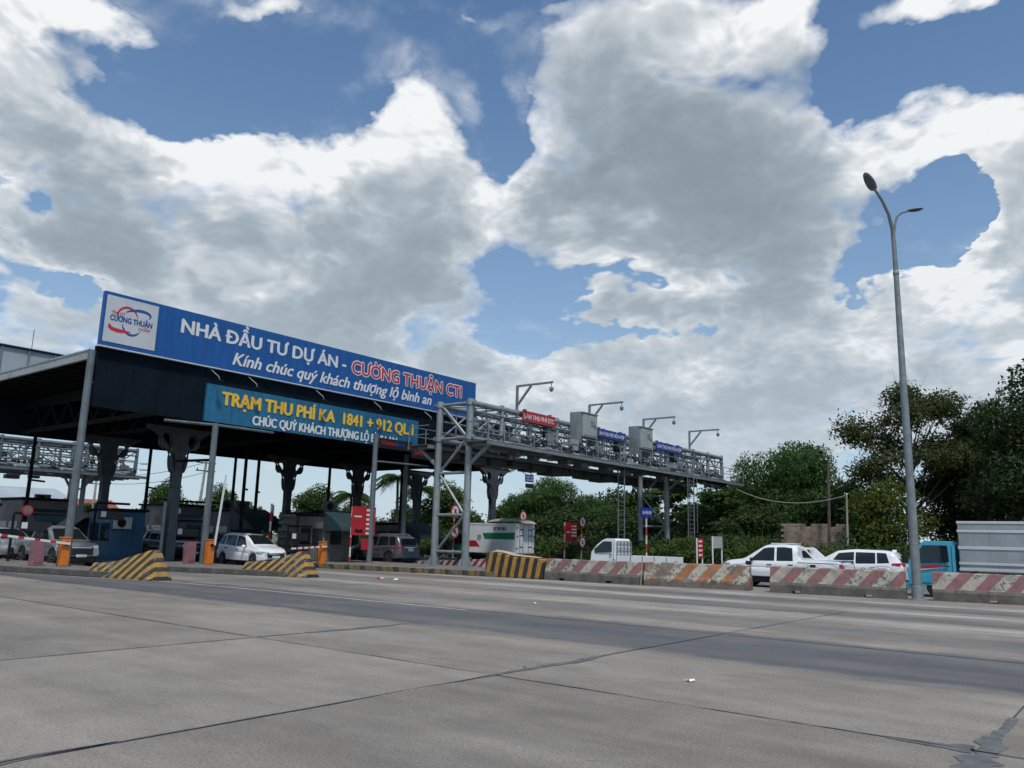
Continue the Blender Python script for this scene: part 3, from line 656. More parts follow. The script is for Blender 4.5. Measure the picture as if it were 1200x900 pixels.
for y in (CY0+3.4, 22.5, 29, 35.5, 41.8):
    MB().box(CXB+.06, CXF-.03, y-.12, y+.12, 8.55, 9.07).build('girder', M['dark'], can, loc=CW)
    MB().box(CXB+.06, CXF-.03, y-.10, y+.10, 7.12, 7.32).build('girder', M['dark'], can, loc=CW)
    for k in range(7):
        x0 = CXF-.5-2.1*k
        MB().bar((x0, y, 7.32), (x0-1.05, y, 8.55), .1).build('web', M['dark'], can, loc=CW)
        MB().bar((x0-2.1, y, 7.32), (x0-1.05, y, 8.55), .1).build('web', M['dark'], can, loc=CW)
for y, z0, z1, x in ((15.73, .2, 9.45, -36.05), (22.0, .2, 6.98, -36.0), (32.0, .2, 7.6, -35.4), (37.0, .0, 7.0, -37.9)):
    p = MB().cyl((x, y, z0), (x, y, z1), .165, .15, 14).build('sign_post', M['colm'], can, loc=CW, smooth=40)
    MB().cyl((x, y, z0), (x, y, z0+.04), .3, .3, 14).build('foot_plate', M['colm'], p)
for y, x in ((31.5, -46.0), (37.4, -46.0), (26.2, -50.0), (33.0, -51.0), (44.5, -46.0), (19.5, -50.5), (29.2, -44.0)):
    MB().cyl((x, y, .2), (x, y, 7.1), .11, .10, 10).build('inner_post', M['dark'], can, loc=CW, smooth=40)
    MB().tube([(x, y, 4.4), (x-2.0, y+1.6, 4.45)], .06, 8).build('tie_pipe', M['dark'], can, loc=CW)
MB().bar((-36.05, 15.73, 7.9), (-37.6, 17.6, 9.1), .09).build('knee_brace', M['colm'], can, loc=CW)
MB().tube([(-36.0, 22.0, 6.9), (-36.3, 19.5, 6.85)], .07, 8).build('tie_pipe', M['colm'], can, loc=CW)
MB().tube([(-36.0, 22.0, 6.9), (-36.2, 25.5, 6.95)], .07, 8).build('tie_pipe', M['colm'], can, loc=CW)
MB().tube([(-36.0, 22.1, 5.2), (-39.9, 22.3, 5.3)], .07, 8).build('tie_pipe', M['dark'], can, loc=CW)
MB().tube([(-35.4, 32.0, 6.0), (-36.4, 37.5, 6.2)], .06, 8).build('tie_pipe', M['colm'], can, loc=CW)
def fork_plate():
    cu = bpy.data.curves.new('fork_plate', 'CURVE'); cu.dimensions = '2D'; cu.fill_mode = 'BOTH'; cu.extrude = .07
    def loop(pts):
        sp = cu.splines.new('POLY'); sp.points.add(len(pts)-1); sp.use_cyclic_u = True
        for q, (y, z) in zip(sp.points, pts): q.co = (y, z, 0, 1)
    right = [(.22, 3.7)] + [(.22 + 1.6*(t**2.7), 3.9 + 3.05*(1-(1-t)**1.25)) for t in [i/14 for i in range(15)]]
    loop(right + [(1.82, 7.05), (-1.82, 7.05)] + [(-y, z) for y, z in reversed(right)])
    for s in (-1, 1):
        loop([(s*.74 + .33*math.cos(2*math.pi*k/18), 6.32 + .42*math.sin(2*math.pi*k/18)) for k in range(18)])
        loop([(s*.34 + .13*math.cos(2*math.pi*k/14) + s*.06*math.sin(2*math.pi*k/14), 5.22 + .52*math.sin(2*math.pi*k/14)) for k in range(14)])
    o = bpy.data.objects.new('fork_plate', cu); COL.objects.link(o)
    dg = bpy.context.evaluated_depsgraph_get(); dg.update()
    me = bpy.data.meshes.new_from_object(o.evaluated_get(dg)); bpy.data.objects.remove(o); bpy.data.curves.remove(cu)
    for v in me.vertices: v.co = Vector((v.co.z, v.co.x, v.co.y))
    me.materials.clear(); me.materials.append(M['forkm']); return me
FP = fork_plate()
for x, y in ((-40, 22.45), (-40, 48.4), (-48, 22.6), (-48, 35.4), (-48, 41.8), (-48, 48.2), (-48, 29.0)):
    if (x, y) == (-48, 29.0): continue
    sh = MB().xprism([(-.25, .18), (.25, .18), (.22, 3.9), (-.22, 3.9)], -.22, .22).build('fork_column', M['forkm'], can, bevel=.03)
    sh.location = (x+44, y-31, 0)
    for dx in (-.12, .12):
        pl = bpy.data.objects.new('fork_plate', FP); link(pl, sh); pl.location = (dx, 0, 0)
    MB().box(-.2, .2, -.14, .14, 3.9, 7.0).build('fork_stem', M['forkm'], sh)
    MB().box(-.22, .22, -1.8, 1.8, 7.06, 7.14).build('fork_cap', M['dark'], sh)
    MB().cyl((0, -.42, .2), (0, -.42, 3.2), .09, .09, 10).build('drain_pipe', M['steel2'], sh, smooth=40)
# wing roof over the last column, seen pale green from the toll lanes
wing = thing('wing_roof', 'pale green sheet of the canopy wing under the gantry', 'roof', (-42, 52, 0))
wp = [Vector(p) for p in ((-43.0, 51.6, 9.0), (-41.0, 54.5, 8.2), (-41.3, 52.1, 7.2), (-42.4, 51.1, 8.0))]
MB().add(wp + [p + Vector((-.25, .1, .12)) for p in wp], [(0,1,2,3),(7,6,5,4),(0,4,5,1),(1,5,6,2),(2,6,7,3),(3,7,4,0)]).build('sheet', M['mint'], wing, loc=(42, -52, 0))
MB().bar(wp[2], wp[1], .16, .22).build('gutter', M['fasc'], wing, loc=(42, -52, 0))
MB().bar(Vector((-43.0, 51.1, 9.2)), Vector((-41.3, 51.95, 7.15)), .25, .28).build('edge_beam', M['colm'], wing, loc=(42, -52, 0))
MB().add([(-41.0, 46.1, 7.25), (-41.6, 51.6, 7.25), (-46.5, 51.6, 7.25), (-47, 46.1, 7.25), (-41.6, 46.1, 9.2), (-43.4, 50.9, 9.1), (-46.5, 50.9, 9.1), (-47, 46.1, 9.2)],
         [(0,1,2,3),(4,5,6,7),(0,1,5,4),(1,2,6,5),(2,3,7,6),(3,0,4,7)]).build('soffit', M['navy'], wing, loc=(42, -52, 0))
rb = thing('billboard', 'grey rear billboard peeking over the roof edge at far left', 'billboard', (-52.1, 28.7, 9.42)); RW = (52.1, -28.7, -9.42)
MB().box(-52.2, -52.05, 16.0, 41.5, 9.7, 12.25).build('board', M['greyroof'], rb, loc=RW)
for i in range(18): MB().box(-52.05, -51.95, 16.1+1.48*i, 16.16+1.48*i, 9.45, 12.2).build('rear_rib', M['steel2'], rb, loc=RW)
MB().box(-52.05, -51.93, 16.0, 41.5, 12.1, 12.2).build('top_rail', M['dark'], rb, loc=RW)
MB().cyl((-52.0, 19.2, 12.25), (-52.0, 19.2, 13.4), .02, None, 6).build('lightning_rod', M['dark'], rb, loc=RW)
# ------------------------------------------------------------------ big sign boards
sg = thing('billboard', 'long blue sign board with white and red lettering above the canopy', 'billboard', (-36.1, 28.9, 9.75)); SW = (36.1, -28.9, -9.75)
for i in range(17):
    MB().box(-36.28, -36.06+RND.uniform(-.005, .0), 16.0+1.5*i+.004, 17.5+1.5*i-.004, 9.76, 12.25).build('panel', M['sblue'], sg, loc=SW)
MB().box(-36.30, -36.02, 15.97, 41.53, 9.70, 9.755).build('bottom_trim', M['alub'], sg, loc=SW)
lp = MB().box(-36.055, -36.045, 16.10, 18.52, 9.96, 12.10).build('logo_panel', M['offw'], sg, loc=SW)
def swoosh(mt, c, a, b, t0, t1, w, x, rot=0):
    rows = [[], []]
    for i in range(33):
        u = i/32; t = R(t0+(t1-t0)*u); k = w*(math.sin(math.pi*min(1, u*1.05+.03))**.7)
        for q, s in ((0, -.5), (1, .5)):
            yy, zz = (a+s*k)*math.cos(t), (b+s*k)*math.sin(t)
            rows[q].append((x, c[0]+yy*math.cos(rot)-zz*math.sin(rot), c[1]+yy*math.sin(rot)+zz*math.cos(rot)))
    MB().grid(rows).build('logo_arc', mt, lp, fix=False)
swoosh(M['redp'], (17.10, 11.18), .48, .52, 185, -8, .11, -36.040)
swoosh(M['bluep'], (17.35, 10.98), .46, .52, 190, 340, .11, -36.0395)
swoosh(M['redp'], (17.05, 10.80), .72, .24, 160, 300, .20, -36.039, .12)
swoosh(M['bluep'], (17.55, 11.42), .62, .24, 150, -50, .14, -36.0385, .15)
text_mesh('logo_text', 'CƯỜNG THUẬN', M['bluep'], lp, 16.33, 18.28, 10.98, .25, -36.034, .03)
text_mesh('logo_text', 'TỔNG CTY', M['redp'], lp, 16.36, 16.98, 11.30, .11, -36.034, .015)
text_mesh('logo_text', 'CORP', M['redp'], lp, 17.66, 18.22, 10.77, .12, -36.034, .015)
lp.location = SW
text_mesh('lettering', 'NHÀ ĐẦU TƯ DỰ ÁN -', M['white'], sg, 19.75, 29.95, 11.14, .66, -36.045, .040).location = SW
text_mesh('lettering_outline', 'CƯỜNG THUẬN CTI', M['white'], sg, 30.44, 40.02, 11.03, .74, -36.052, .075, 0., True).location = SW
text_mesh('lettering', 'CƯỜNG THUẬN CTI', M['redp'], sg, 30.44, 40.02, 11.03, .74, -36.040, .022).location = SW
text_mesh('lettering', 'Kính chúc quý khách thượng lộ bình an', M['white'], sg, 22.65, 37.15, 10.10, .62, -36.045, .030, .28).location = SW
tq = thing('name_board', 'teal panelled board with yellow toll station name under the billboard', 'sign board', (-36.1, 28.5, 7.06)); TW = (36.1, -28.5, -7.06)
for i in range(10):
    y0 = 21.4 + 1.474*i
    MB().box(-36.235, -36.10+RND.uniform(-.004, .004), y0+.006, y0+1.468, 7.06, 8.92).build('panel', M['steal'], tq, loc=TW)
text_mesh('lettering', 'TRẠM THU PHÍ KA  1841 + 912 QL.1', M['yellow'], tq, 22.28, 35.65, 7.98, .64, -36.07, .050).location = TW
text_mesh('lettering', 'CHÚC QUÝ KHÁCH THƯỢNG LỘ BÌNH AN', M['white'], tq, 24.12, 34.3, 7.20, .46, -36.07, .045).location = TW
for i in range(12):      # sign lamps on short arms
    y = 17.2 + 2.15*i
    if i in (2, 3, 5, 7, 9, 11):
        t = thing('sign_lamp', 'small lamp on a thin arm below the billboard, number %d from the left' % ((2,3,5,7,9,11).index(i)+1), 'lamp', (-36.2, y, 9.6), 0, 'lamps lighting the billboard')
        t['label'] = ('thin armed sign lamp under the billboard, ' + ('leftmost of the row', 'second from the left', 'third from the left', 'third from the right', 'second from the right', 'rightmost of the row')[(2,3,5,7,9,11).index(i)])
        MB().tube([(0, 0, .1), (.5, .25, -.35), (.55, .28, -.5)], .025, 6).build('arm', M['steel2'], t)
        MB().cbox((.56, .28, -.55), (.18, .3, .1)).build('lamp_head', M['dark'], t, bevel=.02)
def led_board(label, y0, y1, z0, z1, parts, x=-35.9):
    t = thing('led_board', label, 'led board', (x, (y0+y1)/2, z0)); lo = (-x, -(y0+y1)/2, -z0)
    MB().box(x-.16, x, y0, y1, z0, z1).build('housing', M['black'], t, loc=lo, bevel=.01)
    for s, c, a, b, z, cap in parts:
        text_mesh('lettering', s, c, t, a, b, z, cap, x+.008, .015).location = lo
    return t
led_board('dark board with red and blue bank name below the teal board', 32.75, 35.45, 6.90, 7.50, [('Vietin', M['redp'], 32.9, 34.05, 7.12, .24), ('Bank', M['bluep'], 34.08, 34.9, 7.12, .24)])
led_board('dark board with dim red lane text behind the gantry leg', 35.6, 39.7, 6.55, 7.25, [('LÀN THU PHÍ KHÔNG', M['redp'], 35.8, 39.5, 6.78, .3)], x=-36.0)

# ------------------------------------------------------------------ electronic toll gantries
def gantry(label, XF, XB, Y0, Y1, towers, dz, rich):
    """portal of steel tube: twin leg towers, box truss, catwalk on both sides. dz shifts the truss in height"""
    xc = (XF+XB)/2
    t = thing('toll_gantry', label, 'gantry', (xc, Y0, 0), 0, 'steel toll gantries'); lo = (-xc, -Y0, 0)
    zt, zb, zw = 9.2+dz, 7.2+dz, 6.95+dz
    st, s2 = (M['steel'], M['steel2']) if rich else (M['colm'], M['colm'])
    B = lambda name, mb, mt=st, par=t, **k: mb.build(name, mt, par, loc=(lo if par is t else None), **k)
    for ty in towers:
        for x in (XF, XB):
            c = B('column', MB().cyl((x, ty, .2), (x, ty, 9.42+dz), .205, .19, 18), smooth=40)
            mb = MB().box(x-.42, x+.42, ty-.42, ty+.42, .2, .245)
            for k in range(8):
                an = 2*math.pi*k/8; mb.add([(x+.2*math.cos(an), ty+.2*math.sin(an), .245), (x+.40*math.cos(an), ty+.40*math.sin(an), .245), (x+.2*math.cos(an), ty+.2*math.sin(an), .75)], [(0,1,2)])
            B('base_plate', mb, st, c, fix=False)
            for z in (zt, zb+.05):
                B('flange', MB().cyl((x, ty, z-.13), (x, ty, z+.13), .255, .255, 18), st, c, smooth=40)
                sgn = 1 if x == XF else -1
                B('flange', MB().cyl((x+sgn*.2, ty, z), (x+sgn*.36, ty, z), .13, .13, 12), st, c, smooth=40)
        for z in (zt, zb+.05, 5.3+dz*.5, 2.98, .98):
            B('rung_tube', MB().cyl((XB+.19, ty, z), (XF-.19, ty, z), .085, .085, 12), smooth=40)
        zz = [.98, 2.98, 5.3+dz*.5, zb+.05, zt]
        for k in range(4):
            a, b = (XB, XF) if k % 2 == 0 else (XF, XB)
            B('diagonal_tube', MB().cyl((a+(.2 if a == XB else -.2), ty, zz[k]+.06), (b+(.2 if b == XB else -.2), ty, zz[k+1]-.06), .075, .075, 10), smooth=40)
        for s, x in ((1, XF), (-1, XB)):
            B('knee_brace', MB().bar((x+s*.15, ty, zw-1.15), (x+s*1.55, ty, zw-.1), .14, .16), st)
            B('bracket', MB().box(min(x, x+s*1.9), max(x, x+s*1.9), ty-.09, ty+.09, zw-.22, zw-.02), st)
    n = max(2, round((Y1-Y0)/2.75)); sp = (Y1-Y0)/n
    for x in (XF, XB):
        for z, r in ((zt, .165), (zb, .145)):
            B('chord', MB().cyl((x, Y0, z), (x, Y1, z), r, r, 14), smooth=40)
        for hz_ in (zb+.42, zt-.45): B('side_rail', MB().cyl((x+(.1 if x == XF else -.1), Y0, hz_), (x+(.1 if x == XF else -.1), Y1, hz_), .06, None, 8), s2, smooth=40)
        B('side_rail', MB().cyl((x, Y0, (zt+zb)/2+.1), (x, Y1, (zt+zb)/2+.1), .055, .055, 8), s2, smooth=40)
        for i in range(n+1):
            y = Y0+sp*i
            B('post', MB().cyl((x, y, zb), (x, y, zt+.22), .14 if x == XF else .11, None, 12), smooth=40)
            if i < n:
                a, b = ((zb, zt) if i % 2 == 0 else (zt, zb))
                B('diagonal_tube', MB().cyl((x, y, a), (x, y+sp, b), .06, .06, 8), smooth=40)
                B('diagonal_tube', MB().cyl((x, y, b), (x, y+sp, a), .045, .045, 8), smooth=40)
                B('sub_post', MB().cyl((x, y+sp/2, zb), (x, y+sp/2, zt), .045, None, 8), s2, smooth=40)
    for i in range(n+1):
        y = Y0+sp*i
        for z in (zt, zb): B('cross_tube', MB().cyl((XB, y, z), (XF, y, z), .06, .06, 8), smooth=40)
        if i < n:
            B('cross_brace', MB().cyl((XB, y, zt), (XF, y+sp, zt), .045, .045, 8), smooth=40)
            B('cross_brace', MB().cyl((XF, y, zb), (XB, y+sp, zb), .045, .045, 8), smooth=40)
    for s, x in ((1, XF), (-1, XB)):
        x0, x1 = sorted((x+s*.25, x+s*1.85)); xo = x+s*1.85
        B('catwalk', MB().box(x0, x1, Y0-.6, Y1+.3, zw-.06, zw), M['grate'])
        for xx in (x0, x1): B('catwalk_beam', MB().box(xx-.06, xx+.06, Y0-.6, Y1+.3, zw-.24, zw-.065), s2)
        m = int((Y1-Y0+.9)/1.35)
        for i in range(m+1):
            y = Y0-.57+(Y1-Y0+.84)*i/m
            B('railing_post', MB().cyl((xo, y, zw), (xo, y, zw+1.08), .028, None, 6), s2)
        for h in (1.08, .56): B('hand_rail', MB().cyl((xo, Y0-.57, zw+h), (xo, Y1+.27, zw+h), .026, None, 6), s2)
        for ye in (Y0-.57, Y1+.27):
            for h in (1.08, .56): B('hand_rail', MB().cyl((x+s*.3, ye, zw+h), (xo, ye, zw+h), .026, None, 6), s2)
    r = random.Random(int(abs(XF)*10))
    nb = int((Y1-Y0)/1.6)
    for i in range(nb):      # antenna and loop boxes hung under the catwalks
        y = Y0+1.2+1.6*i + r.uniform(-.3, .3)
        s = r.choice((1, -1)); x = (XF+1.0) if s > 0 else (XB-1.0)
        B('hanging_box', MB().cbox((x+r.uniform(-.3, .3), y, zw-.42-r.uniform(0, .12)), (r.uniform(.4, .9), r.uniform(.5, 1.0), r.uniform(.16, .34))), M['grate'] if r.random() < .6 else s2, bevel=.02)
        B('hanging_box', MB().cbox((xc+r.uniform(-.8, .8), y+.6, zb+r.uniform(-.35, .1)), (r.uniform(.2, .5), r.uniform(.3, .6), r.uniform(.2, .5))), r.choice((s2, M['grate'], M['dark'])), bevel=.02)
    for i in range(int((Y1-Y0)/.55)):   # reader boxes and brackets fixed along the truss
        y = Y0+.6+.55*i + r.uniform(-.3, .3)
        B('equipment_box', MB().cbox((XF+r.uniform(-1.8, 1.5), y, zw+r.uniform(.1, 1.1)), (r.uniform(.12, .45), r.uniform(.2, .7), r.uniform(.15, .6))), r.choice((s2, M['grate'], s2, M['cab'] if rich else s2)), bevel=.015)
    if rich:
        for i in range(int((Y1-Y0)/2.2)):     # service trunks hung below the rear catwalk
            y = Y0+.8+2.2*i; B('cable_trunk', MB().box(XB-1.75, XB-.4, y, y+1.5+.3*(i % 2), zw-.62-.08*(i % 3), zw-.27), M['grate'], bevel=.02)
        for i in range(int((Y1-Y0)/1.1)):
            y = Y0+.5+1.1*i; B('grating_panel', MB().box(XF-.2, XF-.12, y, y+.75, zb+.1, zb+.1+r.uniform(.3, .8)), s2)
    for k in range(12):         # sagging cable loops
        y0 = Y0+.6+(Y1-Y0-6)*k/12; pts = []
        for i in range(25):
            u = i/24; pts.append((XF+.25+.2*math.sin(7*u+k), y0+(Y1-Y0)/6.2*u, zb+.55+.28*math.cos(13*u+2*k)-.15*math.sin(math.pi*u)))
        B('cable', MB().tube(pts, .03, 6), M['black'], smooth=60)
    B('cable_tray', MB().box(XF-.55, XF-.2, Y0, Y1, zb+.2, zb+.3), s2)
    ny = int((Y1-Y0)/3.4)
    for i in range(ny):      # flat reader antennas tilted over each lane
        y = Y0+2.6+3.4*i
        a = B('antenna_panel', MB().xprism([(-.95, -.02), (.95, -.02), (.8, .07), (-.8, .07)], -.3, .34), M['steel'], bevel=.01)
        a.location = (XF+1.35-xc, y-Y0, zw+.10); a.rotation_euler = (0, R(14), R(r.uniform(-6, 6)))
    return t
XF, XB = -29.56, -31.86
gantry('near steel toll gantry reaching over the far lanes', XF, XB, 33.6, 67.2, (33.6, 56.9), 0, True)
gantry('far toll gantry seen through under the left side of the canopy', -69.5, -71.8, 3.0, 35.2, (6.5, 31.0), -.72, False)

def lane_sign(label, y0, y1, z0, z1, body, mt, x=-29.2):
    t = thing('lane_sign', label, 'sign', (x, (y0+y1)/2, z0), 0, 'lane name signs on the gantry'); lo = (-x, -(y0+y1)/2, -z0)
    MB().box(x-.05, x, y0, y1, z0, z1).build('board', mt, t, loc=lo)
    text_mesh('lettering', body, M['white'], t, y0+.15, y1-.15, z0+(z1-z0)*.28, (z1-z0)*.42, x+.01, .03).location = lo
    for yy in (y0+.4, y1-.4): MB().box(x-.30, x-.05, yy-.04, yy+.04, z0+.1, z1+.12).build('bracket', M['steel2'], t, loc=lo)
lane_sign('red lane sign reading LÀN THU PHÍ ETC on the gantry', 37.95, 41.35, 8.72, 9.36, 'LÀN THU PHÍ ETC', M['lanered'])
lane_sign('blue lane sign between the two grey gantry cabinets', 46.3, 50.0, 8.72, 9.30, 'LÀN THU PHÍ HỖN HỢP', M['lanebl'])
lane_sign('blue lane sign right of both grey gantry cabinets', 54.6, 58.9, 8.70, 9.30, 'LÀN THU PHÍ HỖN HỢP', M['lanebl'])
def cabinet(label, y0, y1):
    x0, x1, z0, z1 = -29.30, -28.5, 8.38, 9.92
    t = thing('equipment_cabinet', label, 'cabinet', (-28.9, (y0+y1)/2, z0), 0, 'grey cabinets on the gantry'); lo = (28.9, -(y0+y1)/2, -z0)
    MB().box(x0, x1, y0, y1, z0, z1).build('housing', M['cab'], t, loc=lo, bevel=.015)
    MB().box(x0-.06, x1+.08, y0-.06, y1+.06, z1, z1+.05).build('lid', M['cab'], t, loc=lo, bevel=.01)
    d = MB().box(x1, x1+.03, y0+.1, y1-.1, z0+.1, z1-.1).build('door', M['cab'], t, loc=lo, bevel=.01)
    MB().box(x1+.03, x1+.055, y0+.9, y0+1.3, z0+.75, z0+1.1).build('vent', M['steel2'], d)
    MB().box(x1+.03, x1+.06, y1-.35, y1-.3, z0+.6, z0+.85).build('handle', M['dark'], d)
    for yy in (y0-.16, y1+.06):
        MB().box(x0-.12, x1-.1, yy, yy+.1, z0-.45, z1+.05).build('frame_post', M['steel'], t, loc=lo)
    for i in range(4): MB().box(x0+.15, x0+.55, y0-.012, y0, z0+.3+.1*i, z0+.34+.1*i).build('vent_slot', M['dark'], t, loc=lo)
cabinet('grey equipment cabinet just right of the red lane sign', 43.45, 45.15)
cabinet('grey equipment cabinet between the two blue lane signs', 51.0, 52.75)
for i, y in enumerate((37.75, 45.75, 53.2, 60.85)):
    t = thing('camera_arm', 'camera on a steel arm above the gantry, ' + ('leftmost of four', 'second from the left', 'third from the left', 'rightmost of four')[i], 'camera', (-29.5, y, 9.3), 0, 'camera arms on top of the gantry')
    MB().bar((0, 0, -.3), (0, 0, 1.5), .13).build('mast', M['steel2'], t)
    MB().bar((-.06, 0, 1.5), (2.55, .1, 1.52), .11).build('arm', M['steel2'], t)
    MB().bar((.05, 0, .35), (1.0, .05, 1.45), .11).build('strut', M['steel2'], t)
    MB().cyl((2.45, .1, 1.48), (2.45, .1, 1.22), .025, None, 6).build('drop_rod', M['steel2'], t)
    c = MB().lathe([(.03, .17), (.12, .15), (.13, .02), (.10, -.06), (.05, -.11), (.0, -.12)], 12).build('camera_dome', M['steel2'], t, smooth=50); c.location = (2.45, .1, 1.07)
for i, y in enumerate((40.2, 48.6, 57.0)):
    t = thing('lane_signal', ('dark lane signal light under the red lane sign', 'dark lane signal light under the left blue lane sign', 'dark lane signal light under the right blue lane sign')[i], 'signal', (-29.0, y, 7.9), 0, 'lane signals on the gantry')
    MB().cbox((0, 0, .38), (.3, .72, .76)).build('housing', M['dark'], t, bevel=.09)
    MB().lathe([(.26, .0), (.26, .03), (.0, .035)], 16, 'x', (.15, 0, .38)).build('lens', M['gsig'], t)
for i, (x, y) in enumerate(((-28.2, 47.75), (-27.4, 56.6))):
    t = thing('access_ladder', ('steel ladder left of the far gantry legs', 'caged steel ladder right of the far gantry legs')[i], 'ladder', (x, y, 0), 0, 'gantry ladders')
    for s in (-.24, .24): MB().box(s-.025, s+.025, -.03, .03, 0, 7.4).build('stile', M['steel2'], t)
    for k in range(22): MB().cyl((-.22, 0, .3+.32*k), (.22, 0, .3+.32*k), .016, None, 6).build('rung', M['steel2'], t)
    if i:
        for k in range(6):
            z = 2.6+.9*k
            MB().tube([(.24*math.cos(a)*1.6, .05+.42*math.sin(a)*1.5, z) for a in [math.pi*j/8 for j in range(9)]], .018, 5).build('cage_hoop', M['steel2'], t)
        for s in (-.30, 0, .30): MB().box(s-.02, s+.02, .55 if s == 0 else .42, .57 if s == 0 else .44, 2.6, 7.2).build('cage_bar', M['steel2'], t)
hung = thing('lane_sign', 'small blue sign and signal hung from the wing roof', 'sign', (-40.4, 53.6, 6.4))
MB().box(-.03, .03, -.55, .55, .0, .62).build('board', M['lanebl'], hung)
text_mesh('lettering', 'LÀN XE', M['white'], hung, -.45, .45, .34, .16, .036, .02); text_mesh('lettering', 'HỖN HỢP', M['white'], hung, -.45, .45, .10, .14, .036, .02)
MB().cbox((0, 0, -.3), (.2, .9, .34)).build('signal_box', M['black'], hung, bevel=.06)
for s in (-.5, .5): MB().tube([(0, s, .6), (-.6, s-.9, 1.3)], .03, 6).build('hanger', M['dark'], hung)
hung2 = thing('lane_sign', 'small blue sign and signal hung beside the near gantry column', 'sign', (-40.0, 42.3, 6.5))
MB().box(-.03, .03, -.75, .75, .0, .85).build('board', M['lanebl'], hung2)
text_mesh('lettering', 'LÀN XE', M['white'], hung2, -.55, .55, .45, .2, .036, .02); text_mesh('lettering', 'HỖN HỢP', M['white'], hung2, -.55, .55, .14, .18, .036, .02)
MB().cbox((0, 0, -.35), (.2, 1.1, .4)).build('signal_box', M['black'], hung2, bevel=.06)
for s in (-.6, .6): MB().tube([(0, s, .85), (-.3, s, 1.3)], .03, 6).build('hanger', M['dark'], hung2)

# ------------------------------------------------------------------ toll booths and lane equipment
def ac_unit(parent, x, y, z, ry=0, mt='acw'):
    a = MB().cbox((0, 0, .3), (.32, .85, .6)).build('air_conditioner', M[mt], parent, bevel=.02); a.location = (x, y, z); a.rotation_euler = (0, 0, R(ry))
    MB().lathe([(.23, 0), (.23, .012), (.06, .02), (.0, .02)], 18, 'x', (.16, -.12, .3)).build('fan_grille', M['dark'], a)
    return a
def booth(label, loc, L, W, H, wallm, awning, acs, group='toll collection booths', front=True, seams=True, awx=None):
    """booth: long axis X; front end looks to +X"""
    t = thing('toll_booth', label, 'toll booth', loc, 0, group)
    MB().box(-L/2, L/2, -W/2, W/2, 0, H).build('wall', wallm, t, bevel=.05)
    MB().box(-L/2-.15, L/2+.15, -W/2-.12, W/2+.12, H, H+.14).build('roof', M['dark'], t, bevel=.04)
    for s in (-1, 1):
        for k in range(2):
            x0 = -L/2+.3+k*L*.45
            w = MB().box(x0, x0+L*.36, s*(W/2+.002)-.02, s*(W/2+.002)+.02, 1.0, 1.85).build('window', M['wglass'], t)
            MB().box(x0-.05, x0+L*.36+.05, s*(W/2+.03)-.02, s*(W/2+.03)+.02, .93, 1.0).build('sill', M['dark'], w)
    if seams:
        for k in range(3):
            y = -W/2+W*(k+.5)/3
            MB().box(L/2, L/2+.012, y-W/6+.02, y+W/6-.02, .12, H-.15).build('panel', wallm, t)
    else:
        MB().box(L/2-.02, L/2+.02, -W*.28, W*.12, .95, 1.75).build('window', M['wglass'], t)
    if awning:
        a = awning
        MB().xprism([(-a[0], a[1]), (a[0], a[1]), (a[0], a[1]+.06), (-a[0], a[1]+.06)], 0, .01)
        rows = []
        for i in range(9):
            u = i/8; x = L/2 + a[2]*u; z = a[1] + a[3]*(1-u)**.7
            rows.append([(x, -a[0], z), (x, a[0], z)])
        top = MB().grid(rows); top.grid([[(p[0], p[1], p[2]-.05) for p in r_] for r_ in rows])
        for sd in (0, 1): top.add([r_[sd] for r_ in rows] + [(L/2, rows[0][sd][1], a[1]-.05)], [tuple(range(10))])
        top.build('awning', M['awn'], t)
    for (x, y, z, rz) in acs: ac_unit(t, x, y, z, rz, 'acw' if wallm is M['boothb'] else 'grate')
    return t
booth('dark blue booth cut by the left edge of the photo', (-43.6, 14.3, .21), 2.6, 1.7, 2.45, M['boothb'], None, [(.7, -.3, 2.95, 0)])
t = booth('dark blue booth with an air conditioner on its end wall behind the first striped wedge', (-43.4, 21.3, .21), 2.6, 1.75, 2.45, M['boothb'], None, [(1.48, -.42, 1.55, 0)])
MB().add([(-1.3, -.95, 2.2), (-1.3, -2.0, 1.4), (-3.3, -2.0, 1.4), (-3.3, -.95, 2.2), (-1.3, -.95, 2.16), (-1.3, -2.0, 1.36), (-3.3, -2.0, 1.36), (-3.3, -.95, 2.16)], [(0,1,2,3),(7,6,5,4),(0,4,5,1),(1,5,6,2),(2,6,7,3),(3,7,4,0)]).build('side_awning', M['boothw'], t)
MB().box(-3.3, -1.35, -.8, .7, 0, 2.1).build('equipment_room', M['dark'], t)
booth('grey booth with a dark green awning behind the white family car', (-47.6, 30.9, .23), 3.4, 2.3, 2.8, M['boothw'], (1.3, 1.7, 2.6, 1.3), [(.2, -.6, 2.95, 0), (.3, .5, 2.95, 0)], seams=False)
t = booth('grey booth with a green curved awning beside the red price banner', (-38.6, 31.3, .23), 2.4, 2.0, 2.55, M['boothw'], (1.1, 1.75, 1.6, 1.05), [(.2, .1, 2.85, 0)], seams=False)
# block wall of the machine room behind it
for row in range(13):
    for k in range(6):
        y0 = 30.0 + .44*k + (.22 if row % 2 else 0)
        if y0 + .42 > 32.7: continue
        MB().box(-.55, .55, y0-31.3+.004, y0-31.3+.432, .05+.2*row, .05+.2*row+.19).build('block', M['brick'], t, loc=(-2.2, 0, 0))
booth('far dark booth with a sloping awning behind the grey car', (-41.5, 40.0, .21), 2.6, 2.0, 2.3, M['boothw'], (1.2, 1.5, 2.2, 1.0), [], seams=False)

